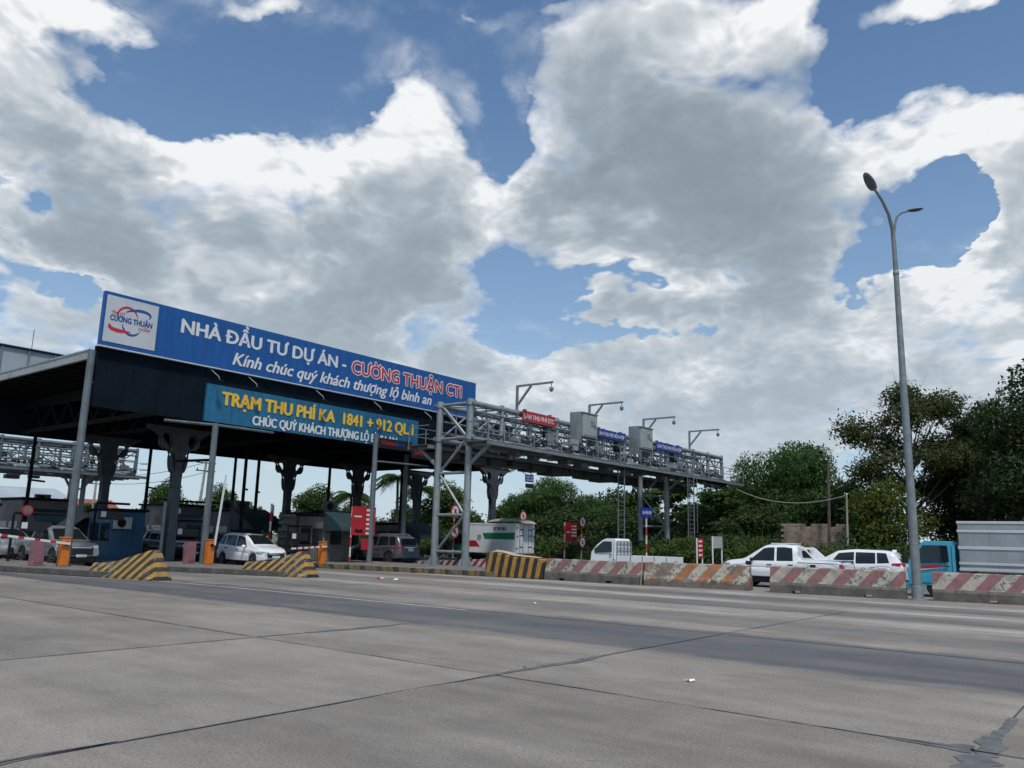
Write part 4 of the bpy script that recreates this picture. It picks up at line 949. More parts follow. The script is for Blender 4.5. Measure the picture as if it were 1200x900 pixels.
booth('dark blue booth further back on the nearest island', (-52.5, 14.6, .21), 3.0, 1.9, 2.9, M['boothb'], None, [(.4, .2, 2.9, 0)])
booth('dark booth behind the forked column left of the raised arm', (-53.5, 21.2, .21), 3.4, 2.8, 3.1, M['boothw'], (1.2, 1.6, 2.0, 1.0), [(.3, .2, 2.9, 0)], seams=False)
booth('farthest dark booth behind the green awning', (-55.0, 31.2, .23), 3.4, 3.6, 3.2, M['boothw'], (1.3, 1.7, 2.0, 1.0), [], seams=False)
booth('dark booth seen left of the near gantry leg', (-50.5, 40.0, .21), 3.2, 2.6, 3.0, M['boothw'], (1.2, 1.6, 2.0, 1.0), [], seams=False)
def barrier_box(label, x, y, arm, bands=True):
    t = thing('barrier_gate', label, 'barrier gate', (x, y, .21), 0, 'orange lane barrier gates')
    MB().box(-.17, .17, -.17, .17, 0, 1.12).build('cabinet', M['orange'], t, bevel=.025)
    MB().box(-.19, .19, -.19, .19, 1.12, 1.17).build('lid', M['orange'], t, bevel=.015)
    MB().box(-.22, -.175, -.16, .16, 0, 1.08).build('rear_plate', M['dark'], t)
    MB().cyl((.17, 0, .9), (.26, 0, .9), .07, None, 12).build('pivot', M['dark'], t)
    p0 = Vector((.24, .1, .9)); p1 = p0 + Vector(arm)
    k = MB(); a = MB().bar(p0, p1, .05, .09).build('arm', M['white'], t)
    n = 6
    for i in range(1, n) if bands else ():
        q0 = p0.lerp(p1, (i-.05)/n); q1 = p0.lerp(p1, (i+.3)/n)
        MB().bar(q0, q1, .056, .096).build('red_band', M['lanered'], a)
    return t
barrier_box('orange barrier gate with lowered arm on the nearest island', -35.2, 15.25, (0, -3.6, .42))
barrier_box('orange barrier gate with raised white arm beside the white family car', -35.6, 22.05, (.0, .28, 3.35), False)
barrier_box('orange barrier gate with red and white arm in front of the white family car', -35.55, 28.75, (0, -2.3, -.13))
def pedestal(label, x, y):
    t = thing('reader_cabinet', label, 'cabinet', (x, y, .21), 0, 'faded pink lane cabinets')
    MB().box(-.2, .2, -.22, .22, 0, 1.08).build('housing', M['pink'], t, bevel=.02)
    MB().box(.2, .215, -.17, .17, .12, .95).build('door', M['pink'], t)
    MB().box(-.22, .22, -.24, .24, 1.08, 1.12).build('lid', M['dark'], t)
pedestal('faded pink cabinet left of the nearest orange gate', -36.0, 14.55)
pedestal('faded pink cabinet left of the gate with the raised arm', -36.8, 21.75)
def lane_frame(label, x, y0, y1, z, round_sign):
    """pipe portal of a lane with a round sign and a black message box"""
    t = thing('lane_display', label, 'display post', (x, y0, .21), 0, 'lane display posts')
    MB().tube([(0, 0, 0), (0, 0, z), (-.02, .05, z+.05), (-.04, y1-y0, z+.05)], .06, 8).build('pipe_frame', M['dark'], t)
    MB().cbox((.02, (y1-y0)*.45, z-.55), (.25, 1.25, .42)).build('message_box', M['black'], t, bevel=.02)
    MB().cbox((.16, (y1-y0)*.2, z-.5), (.02, .25, .28)).build('label_plate', M['white'], t)
    if round_sign:
        MB().lathe([(.24, 0), (.24, .02), (.0, .02)], 24, 'x', (.1, .5, z+.18)).build('round_sign', M['lanered'], t)
        MB().lathe([(.17, .03), (.17, .034), (.0, .034)], 24, 'x', (.1, .5, z+.18)).build('sign_face', M['boothw'], t)
lane_frame('black message box and round sign left of the leaning sign post', -40.8, 15.3, 17.5, 2.1, True)
lane_frame('black message box between the forked column and the raised arm', -40.2, 22.6, 24.6, 2.0, False)
lane_frame('dark pipe frame in front of the blue booth', -41.2, 19.1, 20.8, 2.75, False)
lane_frame('dark pipe portal over the lane of the white family car', -42.5, 23.4, 27.0, 3.1, False)
lane_frame('dark pipe portal left of the far dark booth', -44.0, 34.6, 38.0, 3.0, False)
lane_frame('black message box left of the red price banner', -38.2, 28.4, 30.0, 1.9, False)

def round_post(label, x, y, zs, H, blank=False):
    t = thing('road_sign', label, 'road sign', (x, y, 0), 0, 'round prohibition signs')
    MB().cyl((0, 0, 0), (0, 0, H), .045, None, 10).build('post', M['rwpost'], t, smooth=40)
    for z in zs:
        a = MB().lathe([(.40, 0), (.40, .02), (.0, .02)], 24, 'x', (.06, 0, z)).build('round_face', M['lanered'], t)
        MB().lathe([(.30, .026), (.30, .028), (.0, .028)], 24, 'x', (.06, 0, z)).build('white_disc', M['white'], a)
        MB().cbox((.092, 0, z), (.006, .16, .22)).build('symbol', M['black'], a)
        MB().bar((.096, -.2, z+.2), (.096, .2, z-.2), .008, .05).build('slash', M['lanered'], a)
round_post('two round red signs on a red and white post behind the near gantry legs', -33.0, 36.4, (3.3, 2.1), 3.8)
round_post('round red sign on a post behind the white mail truck', -37.2, 48.6, (3.45,), 3.9)
round_post('two round red signs beside the red panel right of the mail truck', -31.6, 48.1, (3.05, 1.65), 3.5)
def panel_sign(label, x, y, w, z0, z1, mt, lines, post=True, cat='sign', leg=None):
    t = thing('panel_sign', label, cat, (x, y, 0))
    MB().box(-.02, .02, 0, w, z0, z1).build('board', mt, t)
    for yy in ((0., w) if leg is None else leg): MB().cyl((-.05, yy, 0), (-.05, yy, z1), .05, None, 8).build('post', M['white'] if leg is None else M['rwpost'], t)
    for i, (a, b, z, h) in enumerate(lines):
        MB().box(.021, .024, a, b, z, z+h).build('print_line', M['white'], t)
    return t
panel_sign('red panel with white lines on a white post right of the mail truck', -32.5, 47.4, 1.45, 1.7, 3.0, M['lanered'], [(.75, 1.35, 2.7-.22*i, .1) for i in range(4)] + [(.1, .6, 2.3, .06)], leg=(0.,))
panel_sign('small upright red panel below the right end of the gantry', -22.6, 47.5, .75, .9, 2.1, M['lanered'], [(.12, .62, 1.85-.28*i, .12) for i in range(4)])
panel_sign('grey white board on a post left of the white pickup', -22.6, 49.8, 1.4, 1.5, 2.25, M['acw'], [], cat='board')
tb = panel_sign('red price banner with white lines on a red and white post', -35.4, 30.55, 1.75, 1.75, 3.35, M['lanered'], [(1.05, 1.65, 3.1-.26*i, .12) for i in range(7) if i < 6] + [(.15, .7, 2.75, .08)], leg=(0.05,))
MB().xprism([(.2, 1.9), (.85, 1.9), (.75, 2.1), (.5, 2.02), (.35, 2.14)], .027, .03).build('banner_picture', M['dark'], tb)
MB().box(-.02, .02, .8, 1.7, .95, 1.55).build('lower_board', M['lanered'], tb)
bp = thing('road_sign', 'small blue sign on a red and white post before the far gantry legs', 'road sign', (-26.4, 47.9, 0))
MB().cyl((0, 0, 0), (0, 0, 3.5), .06, None, 10).build('post', M['rwpost'], bp, smooth=40)
MB().box(-.02, .05, -.75, .75, 3.35, 4.0).build('board', M['lanebl'], bp)
text_mesh('lettering', 'LÀN HỖN HỢP', M['white'], bp, -.6, .6, 3.58, .2, .058, .02)
for i, (x, y, h) in enumerate(((-39.6, 28.2, 3.2), (-44.2, 31.6, 3.3), (-39.5, 38.7, 3.2))):
    t = thing('striped_post', ('red and white post at the right end of the white family car', 'red and white post in front of the green awning', 'red and white post beside the far dark booth')[i], 'post', (x, y, .2), 0, 'red and white striped posts')
    MB().cyl((0, 0, 0), (0, 0, h), .06, None, 10).build('post', M['rwpost'], t, smooth=40)
    MB().cbox((0, 0, .02), (.25, .25, .04)).build('foot_plate', M['dark'], t)

# ------------------------------------------------------------------ vehicles
def lerp_tab(tab, x):
    if x <= tab[0][0]: return tab[0][1]
    for (x0, y0), (x1, y1) in zip(tab, tab[1:]):
        if x <= x1:
            return y0 + (y1-y0)*(x-x0)/(x1-x0) if x1 > x0 else y1
    return tab[-1][1]
def smooth_tab(tab, it=2):
    xs = [tab[0][0] + (tab[-1][0]-tab[0][0])*i/160 for i in range(161)]; ys = [lerp_tab(tab, x) for x in xs]
    for _ in range(it): ys = [ys[0]] + [(ys[i-1]+2*ys[i]+ys[i+1])/4 for i in range(1, len(ys)-1)] + [ys[-1]]
    return list(zip(xs, ys))
class Shell:
    """car body surface: x from the rear bumper, y half width, z height"""
    def __init__(s, p):
        s.p = p; s.L = p['L']; s.hw = p['W']/2; s.top = smooth_tab(p['top'], 6); s.belt = p['belt']; s.r = p['r']
        s.ax = (p['ro'], p['ro']+p['wb'])
    def w(s, x):
        t = min(x, s.L-x); return s.hw*(1 - s.p.get('tap', .17)*max(0, 1-t/.75)**2.3)
    def zb(s, x):
        z = s.p.get('sill', .26); e = min(x, s.L-x)
        if e < .5: z += .06*(1-e/.5)
        for a in s.ax:
            d = abs(x-a); ra = s.r*1.17
            if d < ra: z = max(z, s.r + math.sqrt(ra*ra-d*d)*.98)
        return z
    def sec(s, x):
        w, zb, zt = s.w(x), s.zb(x), lerp_tab(s.top, x)
        bz = min(lerp_tab(s.belt, x), zt-.045); h = zt-bz; hb = bz-zb
        k = s.p.get('tumble', .30)
        P = [(0, zb), (w-.16, zb), (w-.025, zb+.035), (w-.004, zb+hb*.30), (w, zb+hb*.55), (w-.022, zb+hb*.60), (w-.010, zb+hb*.68), (w-.022, bz-.05), (w-.055, bz),
             (w-.06-k*h*.55, bz+h*.5), (w-.065-k*h*.95, bz+h*.84), (w-.07-k*h*1.12-.05*min(1, h/.3), bz+h*.955), (w*.55 if h > .2 else w*.6, zt+.004), (0, zt+.016)]
        return P
    def yz(s, x, z):
        P = s.sec(x)[2:12]
        for (y0, z0), (y1, z1) in zip(P, P[1:]):
            if z0 <= z <= z1: return y0 + (y1-y0)*((z-z0)/(z1-z0) if z1 > z0 else 0)
        return P[-1][0]
    def bow(s, v):
        x, y, z = v; zc = s.p.get('bowz', .6); k = s.p.get('bow', .16)
        for sg, t in ((1, x), (-1, s.L-x)):
            if t < .8: x += sg*k*((z-zc)/.6)**2*(1-max(t, 0)/.8)**1.6*(1 if z > zc else .5)
            if t < .8: x += sg*.10*(abs(y)/s.hw)**3*(1-max(t, 0)/.8)**1.6
        return (x-s.L/2, y, z)
def car(name, label, p, paint, loc, rz, group=None, cat='car'):
    s = Shell(p); t = thing(name, label, cat, loc, rz, group); L = s.L
    xs = set([0, L] + [L*i/70 for i in range(71)])
    for a in s.ax:
        for i in range(-9, 10): xs.add(min(max(a + s.r*1.17*math.sin(math.pi/2*i/9), 0), L))
    xs = sorted(xs)
    rows = []
    for x in xs:
        h = s.sec(x); rows.append([s.bow((x, -y, z)) for y, z in reversed(h)] + [s.bow((x, y, z)) for y, z in h[1:]])
    mb = MB().grid(rows); m = len(rows[0])
    mb.add(rows[0], [tuple(range(m))]); mb.add(rows[-1], [tuple(range(m-1, -1, -1))])
    body = mb.build('body', paint, t, smooth=38)
    MB().box(.25-L/2, L-.25-L/2, -s.hw+.22, s.hw-.22, .20, .55).build('underbody', M['black'], t)
    def side_patch(nm, par, poly_fn, n, mt, off=.008):
        """poly_fn(u) -> (xb, zb, xt, zt) strip along the flank"""
        out = []
        for sg in (-1, 1):
            rr = []
            for i in range(n+1):
                xb, z0, xt, z1 = poly_fn(i/n); r_ = []
                for k in range(5):
                    u = k/4; x, z = xb+(xt-xb)*u, z0+(z1-z0)*u
                    r_.append(s.bow((x, sg*(s.yz(x, z)+off), z)))
                rr.append(r_)
            out.append(MB().grid(rr).build(nm, mt, par, smooth=50, fix=False))
        return out
    for (b0, b1, t0, t1) in p['win']:
        def f(u, b0=b0, b1=b1, t0=t0, t1=t1):
            xb, xt = b0+(b1-b0)*u, t0+(t1-t0)*u
            zb_ = lerp_tab(s.belt, xb)+.025; P = s.sec(xt); zt_ = P[10][1]-.012
            return xb, min(zb_, zt_-.005), xt, zt_
        side_patch('side_window', t, f, 10, M['glass'])
    def top_patch(nm, x0, x1, mt, inset=.92, off=.012, par=None):
        rr = []
        for i in range(9):
            x = x0+(x1-x0)*i/8; P = s.sec(x); yw = P[11][0]*inset; r_ = []
            dz = (lerp_tab(s.top, x+.05)-lerp_tab(s.top, x-.05))/.1; ln = math.hypot(1, dz)
            for k in range(11):
                y = yw*(-1+2*k/10); ya = abs(y)
                a, b, c = P[11], P[12], P[13]
                z = (b[1] + (a[1]-b[1])*(ya-b[0])/max(1e-4, a[0]-b[0])) if ya > b[0] else (c[1] + (b[1]-c[1])*ya/max(1e-4, b[0]))
                q = s.bow((x, y, z)); r_.append((q[0]-dz/ln*off, q[1], q[2]+off/ln))
            rr.append(r_)
        return MB().grid(rr).build(nm, mt, par or t, smooth=50, fix=False)
    if p.get('ws'): top_patch('windscreen', *p['ws'], M['glass'], .93)
    if p.get('rw'): top_patch('rear_window', *p['rw'], M['glass'], .86)
    if p.get('sunroof'): top_patch('sunroof', *p['sunroof'], M['glass'], .6)
    # lamps wrap round the corners
    def lamp(nm, z0, z1, x_in, y_in, front, mt, taper=.5):
        for sg in (-1, 1):
            rr = []; n = 12
            for i in range(n+1):
                u = i/n
                if u < .6:
                    q = u/.6; x = (x_in + (0.02-x_in)*q); x = L-x if front else x; zz0 = z0+(z1-z0)*taper*(1-q)*.6; zz1 = z1-(z1-z0)*.15*(1-q)
                    r_ = [(x, sg*(s.yz(x, z0+(z1-z0)*.5)+.014), z) for z in (zz0, (zz0+zz1)/2, zz1)]
                else:
                    q = (u-.6)/.4; x = L+.012 if front else -.012; yw = s.w(L if front else 0)*(1-q)+y_in*q
                    zz0 = z0+(z1-z0)*.25*q; zz1 = z1-(z1-z0)*.25*q
                    r_ = [(x, sg*yw, z) for z in (zz0, (zz0+zz1)/2, zz1)]
                rr.append([s.bow(v) for v in r_])
            MB().grid(rr).build(nm, mt, t, smooth=60, fix=False)
    hl, tl = p['hl'], p['tl']
    lamp('headlight', *hl, True, M['lens']); lamp('taillight', *tl, False, M['tred'])
    def end_quad(nm, front, y0, y1, z0, z1, mt, off=.018, par=None):
        rr = []
        for i in range(7):
            y = y0+(y1-y0)*i/6; rr.append([s.bow(((L+off) if front else -off, y, z)) for z in (z0, (z0+z1)/2, z1)])
        a = MB().grid(rr)
        return a.build(nm, mt, par or t, fix=False)
    gz = p.get('grille', (.45, .72)); end_quad('grille', True, -.52, .52, gz[0], gz[1], M['black'])
    end_quad('bumper_intake', True, -.62, .62, .30, .40, M['black'])
    end_quad('bumper_insert', False, -.66, .66, .30, .42, M['black'])
    end_quad('grille_bar', True, -.44, .44, gz[1]-.06, gz[1]-.02, M['chrome'], .026)
    end_quad('number_plate', True, -.24, .24, .46, .58, M['white'], .032)
    pz = p.get('plate', .82); end_quad('number_plate', False, -.22, .22, pz, pz+.17, M['white'], .03)
    if p.get('garnish'): end_quad('tailgate_trim', False, -.45, .45, *p['garnish'], M['chrome'], .024)
    if p.get('tgwin'):
        end_quad('rear_window', False, -.60, .60, *p['tgwin'], M['glass'], .02)
    # doors: seams and handles
    for x in p['seams']:
        side_patch('door_seam', t, lambda u, x=x: (x-.006+.012*u, s.zb(x)+.10, x-.006+.012*u, lerp_tab(s.belt, x)-.03), 1, M['black'], .004)
    for x in p['handles']:
        side_patch('door_handle', t, lambda u, x=x: (x-.11+.22*u, lerp_tab(s.belt, x)-.17, x-.11+.22*u, lerp_tab(s.belt, x)-.12), 3, p.get('hmat') or M['chrome'], .035)
    mx = p['mirror']
    for sg in (-1, 1):
        q = s.bow((mx, sg*(s.yz(mx, lerp_tab(s.belt, mx)-.02)+.13), lerp_tab(s.belt, mx)+.07))
        mm = MB()
        rows = []
        for i in range(7):
            u = -1+2*i/6; k = math.sqrt(1-u*u*.85)
            rows.append([(q[0]+.07*math.cos(a)*k, q[1]+.12*u, q[2]+.085*math.sin(a)*k) for a in [2*math.pi*j/10 for j in range(10)]])
        mm.grid(rows, closed=True).add(rows[0], [tuple(range(10))]).add(rows[-1], [tuple(range(10))])
        mm.build('mirror', p.get('mmat') or paint, t, smooth=50)
    if p.get('rails'):
        x0, x1 = p['rails']
        for sg in (-1, 1):
            pts = []
            for i in range(9):
                x = x0+(x1-x0)*i/8; P = s.sec(x); e = .05 if 0 < i < 8 else .0; q = s.bow((x, sg*(P[11][0]-.05), P[11][1]+.03+e)); pts.append(q)
            MB().tube(pts, .022, 6).build('roof_rail', M['steel'], t, smooth=50)
    if p.get('fin'):
        x = p['fin']; z = lerp_tab(s.top, x); q = s.bow((x, 0, z)); MB().xprism([(-.03, 0), (.03, 0), (0, .09)], -.12, .06).build('antenna_fin', paint, t, loc=q)
    # wheels
    for a in s.ax:
        for sg in (-1, 1):
            r = s.r; wy = s.hw-.115
            w_ = MB().lathe([(r*.66, -.10), (r*.93, -.105), (r, -.075), (r, .075), (r*.93, .105), (r*.66, .10)], 26, 'y').build('wheel', M['rubber'], t, smooth=40, loc=(a-L/2, sg*wy, r))
            MB().lathe([(r*.67, .095), (r*.64, .098), (r*.60, .05), (.06, .055), (.06, .085), (0, .085)] if sg > 0 else [(0, -.085), (.06, -.085), (.06, -.055), (r*.60, -.05), (r*.64, -.098), (r*.67, -.095)], 24, 'y').build('rim', M['dark'], w_, smooth=40)
            sp = MB()
            for k in range(5):
                an = 2*math.pi*k/5; d = Vector((math.cos(an), 0, math.sin(an)))
                sp.bar(Vector((0, sg*.082, 0))+d*.03, Vector((0, sg*.092, 0))+d*r*.64, .085, .03)
            sp.build('spokes', M['rim'], w_)
    return t
MPV = dict(L=4.48, W=1.75, r=.32, ro=.86, wb=2.775, sill=.28, tumble=.26, tap=.20,
    top=[(0, .95), (.06, 1.12), (.20, 1.42), (.42, 1.63), (1.0, 1.70), (1.9, 1.695), (2.55, 1.63), (2.95, 1.44), (3.45, 1.12), (3.60, 1.06), (4.0, .98), (4.3, .88), (4.42, .78), (4.48, .72)],
    belt=[(0, 1.10), (.8, 1.08), (2.6, .98), (3.5, .92), (4.48, .78)], win=[(.38, .92, .55, .98), (1.0, 1.95, 1.05, 1.92), (2.03, 3.05, 2.0, 2.62)], ws=(2.60, 3.42), rw=(.07, .34),
    hl=(.62, .80, .55, .42), tl=(.78, 1.05, .35, .45), grille=(.48, .72), seams=(.98, 1.99, 3.05), handles=(1.22, 2.25), mirror=2.95, plate=.75)
SUV = dict(L=4.80, W=1.86, r=.385, ro=1.05, wb=2.745, sill=.40, tumble=.26, tap=.16, bow=.10,
    top=[(0, 1.02), (.03, 1.25), (.14, 1.50), (.34, 1.76), (.9, 1.83), (2.2, 1.83), (2.9, 1.74), (3.25, 1.52), (3.65, 1.24), (3.85, 1.17), (4.45, 1.08), (4.7, .98), (4.8, .86)],
    belt=[(0, 1.20), (1.2, 1.18), (3.6, 1.08), (4.8, .92)], win=[(.42, 1.0, .60, 1.15), (1.1, 2.05, 1.22, 2.05), (2.13, 3.2, 2.12, 2.85)], ws=(2.95, 3.68), rw=None, tgwin=(1.27, 1.62),
    hl=(.80, .98, .6, .45), tl=(1.00, 1.16, .50, .40), grille=(.55, .90), seams=(1.08, 2.08, 3.3), handles=(1.35, 2.35), mirror=3.2, plate=.86, garnish=(1.06, 1.10), rails=(.7, 2.6), fin=.5)
PICK = dict(L=5.40, W=1.87, r=.385, ro=1.28, wb=3.22, sill=.44, tumble=.24, tap=.13, bow=.10,
    top=[(0, 1.05), (.04, 1.16), (.3, 1.18), (1.84, 1.20), (1.90, 1.20), (1.96, 1.62), (2.08, 1.78), (2.5, 1.83), (3.2, 1.80), (3.42, 1.74), (3.82, 1.48), (4.20, 1.22), (4.34, 1.17), (5.0, 1.09), (5.28, .98), (5.4, .86)],
    belt=[(0, 1.10), (1.7, 1.12), (4.1, 1.08), (5.4, .92)], win=[(2.10, 2.80, 2.16, 2.82), (2.90, 4.0, 2.92, 3.40)], ws=(3.49, 4.22), rw=None,
    hl=(.82, 1.0, .5, .45), tl=(.78, 1.08, .14, .72), grille=(.55, .92), seams=(1.96, 2.86, 4.0), handles=(2.2, 3.1), mirror=3.84, plate=.62)
PICK['hmat'] = M['black']; PICK['mmat'] = M['black']
car('family_car', 'white family car waiting at the red and white barrier arm', MPV, M['pwhite'], (-38.55, 26.36, 0), 0)
c = car('suv', 'grey sport utility car driving away beside the near gantry legs', SUV, M['pgrey'], (-38.25, 35.75, 0), 180)
t = car('pickup_truck', 'white double cab pickup behind the gap in the barriers', PICK, M['pwhite'], (-12.78, 35.55, 0), 180, cat='pickup')
L2 = PICK['L']/2
MB().yprism([(1.12-L2, 1.19), (1.90-L2, 1.21), (1.90-L2, 1.70), (1.82-L2, 1.74), (1.66-L2, 1.68)], -.78, -.70).build('roll_bar', M['pwhite'], t, bevel=.02)
MB().yprism([(1.12-L2, 1.19), (1.90-L2, 1.21), (1.90-L2, 1.70), (1.82-L2, 1.74), (1.66-L2, 1.68)], .70, .78).build('roll_bar', M['pwhite'], t, bevel=.02)
for sg in (-1, 1): MB().yprism([(1.34-L2, 1.29), (1.70-L2, 1.29), (1.74-L2, 1.58), (1.60-L2, 1.58)], sg*.785-.004, sg*.785+.004).build('roll_bar_window', M['glass'], t)
MB().box(1.70-L2, 1.86-L2, -.70, .70, 1.62, 1.72).build('roll_bar_bridge', M['pwhite'], t, bevel=.02)
MB().box(.10-L2, 1.90-L2, -.74, .74, 1.195, 1.235).build('bed_cover', M['pwhite'], t, bevel=.015)
for sg in (-1, 1):
    MB().box(.14-L2, 1.90-L2, sg*.915-.006, sg*.915+.006, 1.075, 1.095).build('bed_seam', M['black'], t)
    MB().box(3.9-L2, 4.15-L2, sg*.925-.01, sg*.925+.01, .93, 1.08).build('wing_vent', M['black'], t, bevel=.01)
    MB().box(1.15-L2, 1.38-L2, sg*.925-.008, sg*.925+.012, .86, 1.02).build('fuel_flap', M['black'], t, bevel=.02)
MB().box(2.2-L2, 3.15-L2, -.55, .55, 1.83, 1.87).build('roof_spoiler', M['pwhite'], t, bevel=.02)
SUV2 = dict(SUV); SUV2.update(L=4.7, W=1.80, r=.34, ro=.95, sill=.32, top=[(0, .98), (.05, 1.15), (.22, 1.42), (.42, 1.60), (.9, 1.66), (2.2, 1.68), (2.9, 1.60), (3.3, 1.38), (3.65, 1.16), (3.85, 1.08), (4.4, .98), (4.6, .90), (4.7, .78)],
    belt=[(0, 1.14), (1.2, 1.06), (3.6, .98), (4.7, .85)], tl=(.98, 1.14, .48, .36), tgwin=(1.18, 1.46), rails=None, garnish=None, fin=.55)
SUV2['win'] = [(.60, 1.12, .75, 1.15), (1.2, 2.05, 1.22, 2.05), (2.13, 3.2, 2.12, 2.8)]
car('family_car', 'white estate style car half hidden by the white pickup', SUV2, M['pwhite'], (-11.2, 39.95, 0), 180)
car('pickup_truck', 'silver pickup waiting behind the nearest orange gate', PICK, M['psilver'], (-41.2, 17.45, 0), 0, cat='pickup')
car('family_car', 'white car glimpsed left of the raised barrier arm', MPV, M['pwhite'], (-52.5, 25.6, 0), 0)

car('suv', 'dark car queuing behind the white family car', SUV, M['pdark'], (-46.2, 26.2, 0), 0)
car('family_car', 'silver car queuing behind the silver pickup', MPV, M['psilver'], (-47.6, 17.6, 0), 0)
car('suv', 'grey car far back between the booths and the price banner', SUV2, M['pgrey'], (-58.5, 36.2, 0), 180)
car('family_car', 'white car far back beside the dark blue booth', SUV2, M['pwhite'], (-76.0, 25.9, 0), 0)
def truck_wheel(t, x, y, r, w=.22, sg=1):
    w_ = MB().lathe([(r*.6, -w/2), (r*.94, -w/2), (r, -w*.36), (r, w*.36), (r*.94, w/2), (r*.6, w/2)], 24, 'y').build('wheel', M['rubber'], t, smooth=40, loc=(x, y, r))
    MB().lathe([(r*.6, .0), (r*.6, w*.42*sg), (r*.4, w*.2*sg), (.07, w*.2*sg), (.07, w*.45*sg), (0, w*.45*sg)], 18, 'y').build('rim', M['steel2'], w_, smooth=40)
def cab(t, x0, L, W, H, z0, paint, slope=.30, nose=.0):
    """forward control cab: rear wall at x0, front at x0+L"""
    zc = z0+(H-z0)*.52; prof = [(x0, z0), (x0+L, z0), (x0+L+.02, z0+.35), (x0+L-.03, zc), (x0+L-slope*.6, zc+(H-zc)*.55), (x0+L-slope*1.15, H-.08), (x0+L-slope*1.5, H), (x0+.08, H), (x0, H-.1)]
    b = MB()
    n = len(prof); cx, cz = x0+L*.5, zc
    rows = []
    for yy, k in ((-W/2+.0, 0), (W/2, 0)): pass
    ys = [-W/2, -W/2+.04, W/2-.04, W/2]
    for yi, y in enumerate(ys):
        r_ = []
        for x, z in prof:
            tum = .10*max(0, (z-zc)/(H-zc)); yy = y*(1-tum); q = .985 if yi in (0, 3) else 1
            r_.append((cx+(x-cx)*q, yy, cz+(z-cz)*q))
        rows.append(r_)
    b.grid(rows, closed=True); b.add(rows[0], [tuple(range(n))]); b.add(rows[-1], [tuple(range(n-1, -1, -1))])
    b.build('cab', paint, t, smooth=35, bevel=.02)
    for sg in (-1, 1):
        def sy(z): return sg*(W/2*(1-.10*max(0, (z-zc)/(H-zc)))+.010)
        zl, zh = zc+.03, H-.16
        xa, xb, xc_, xd = x0+.22, x0+L-.26, x0+L-slope*1.0-.14, x0+.26
        w_ = MB().add([(xa, sy(zl), zl), (xb, sy(zl-.08), zl-.08), (xb+.06, sy(zl+.12), zl+.12), (xc_, sy(zh), zh), (xd, sy(zh), zh)], [(0,1,2,3,4)]).build('side_window', M['glass'], t, fix=False)
        MB().bar((x0+.12, sy(zl-.3), z0+.15), (x0+.12, sy(zh), zh), .012, .012).build('door_seam', M['black'], t)
        MB().bar((x0+.12, sy(z0), z0+.1), (x0+L-.3, sy(z0), z0+.1), .012, .012).build('door_seam', M['black'], t)
        MB().cbox((x0+.30, sy(zl-.16), zl-.16), (.16, .03, .045)).build('door_handle', M['black'], t)
        MB().bar((x0+L-.12, sy(zl+.2), zl+.2), (x0+L+.06, sy(zl)+sg*.16, zl+.24), .02).build('mirror_arm', M['black'], t)
        MB().cbox((x0+L+.06, sy(zl)+sg*.2, zl+.12), (.06, .14, .32)).build('mirror', M['black'], t, bevel=.02)
        MB().cbox((x0+L-.02, sg*(W/2-.25), z0+.22), (.1, .34, .20)).build('headlight', M['lens'], t, bevel=.03)
    xw0, zw0, xw1, zw1 = x0+L-.035, zc+.02, x0+L-slope*1.12, H-.12
    MB().add([(xw0+.02, -W/2+.14, zw0), (xw0+.02, W/2-.14, zw0), (xw1+.035, W/2-.24, zw1), (xw1+.035, -W/2+.24, zw1)], [(0,1,2,3)]).build('windscreen', M['glass'], t, fix=False)
    MB().cbox((x0+L+.02, 0, z0+.22), (.05, W*.5, .22)).build('grille', M['black'], t, bevel=.01)
    MB().cbox((x0+L+.02, 0, z0-.02), (.16, W*.98, .2)).build('bumper', paint, t, bevel=.04)
# light blue truck with aluminium box
t = thing('box_truck', 'light blue truck with ribbed aluminium box at the right edge', 'truck', (-4.6, 35.45, 0), 180)
cab(t, 1.45, 1.66, 1.74, 2.08, .42, M['pblue'], .42)
MB().box(-3.6, 1.3, -.42, .42, .45, .62).build('chassis', M['dark'], t)
bx_ = MB().box(-3.75, 1.30, -.92, .92, .98, 2.80).build('cargo_box', M['alu'], t, bevel=.02)
for sg in (-1, 1):
    for z0, z1 in ((2.74, 2.83), (2.42, 2.52), (1.80, 1.92), (1.24, 1.34), (1.02, 1.12)):
        MB().box(-3.77, 1.32, sg*.93-.022, sg*.93+.022, z0, z1).build('trim_rail', M['alub'], t, bevel=.006)
    for k in range(10):
        x = -3.70+.498*k
        for z0, z1 in ((1.36, 1.78), (1.94, 2.40), (2.54, 2.72)):
            MB().box(x, x+.485, sg*.924-.005, sg*.924+.005, z0, z1).build('side_panel', M['alu'], t)
    MB().box(-1.6, -.85, sg*.937-.004, sg*.937+.004, 1.62, 1.76).build('stencil', M['bluep'], t)
    MB().add([(1.62, sg*.885, 1.14), (2.95, sg*.885, 1.00), (2.95, sg*.885, 1.11), (2.2, sg*.885, 1.20)], [(0,1,2,3)]).build('flash', M['lanered'], t, fix=False)
    MB().add([(1.9, sg*.886, 1.10), (2.95, sg*.886, .93), (2.95, sg*.886, .99)], [(0,1,2)]).build('flash', M['white'], t, fix=False)
    for x in (-2.3, 2.15): truck_wheel(t, x, sg*.74, .36, .22, sg)
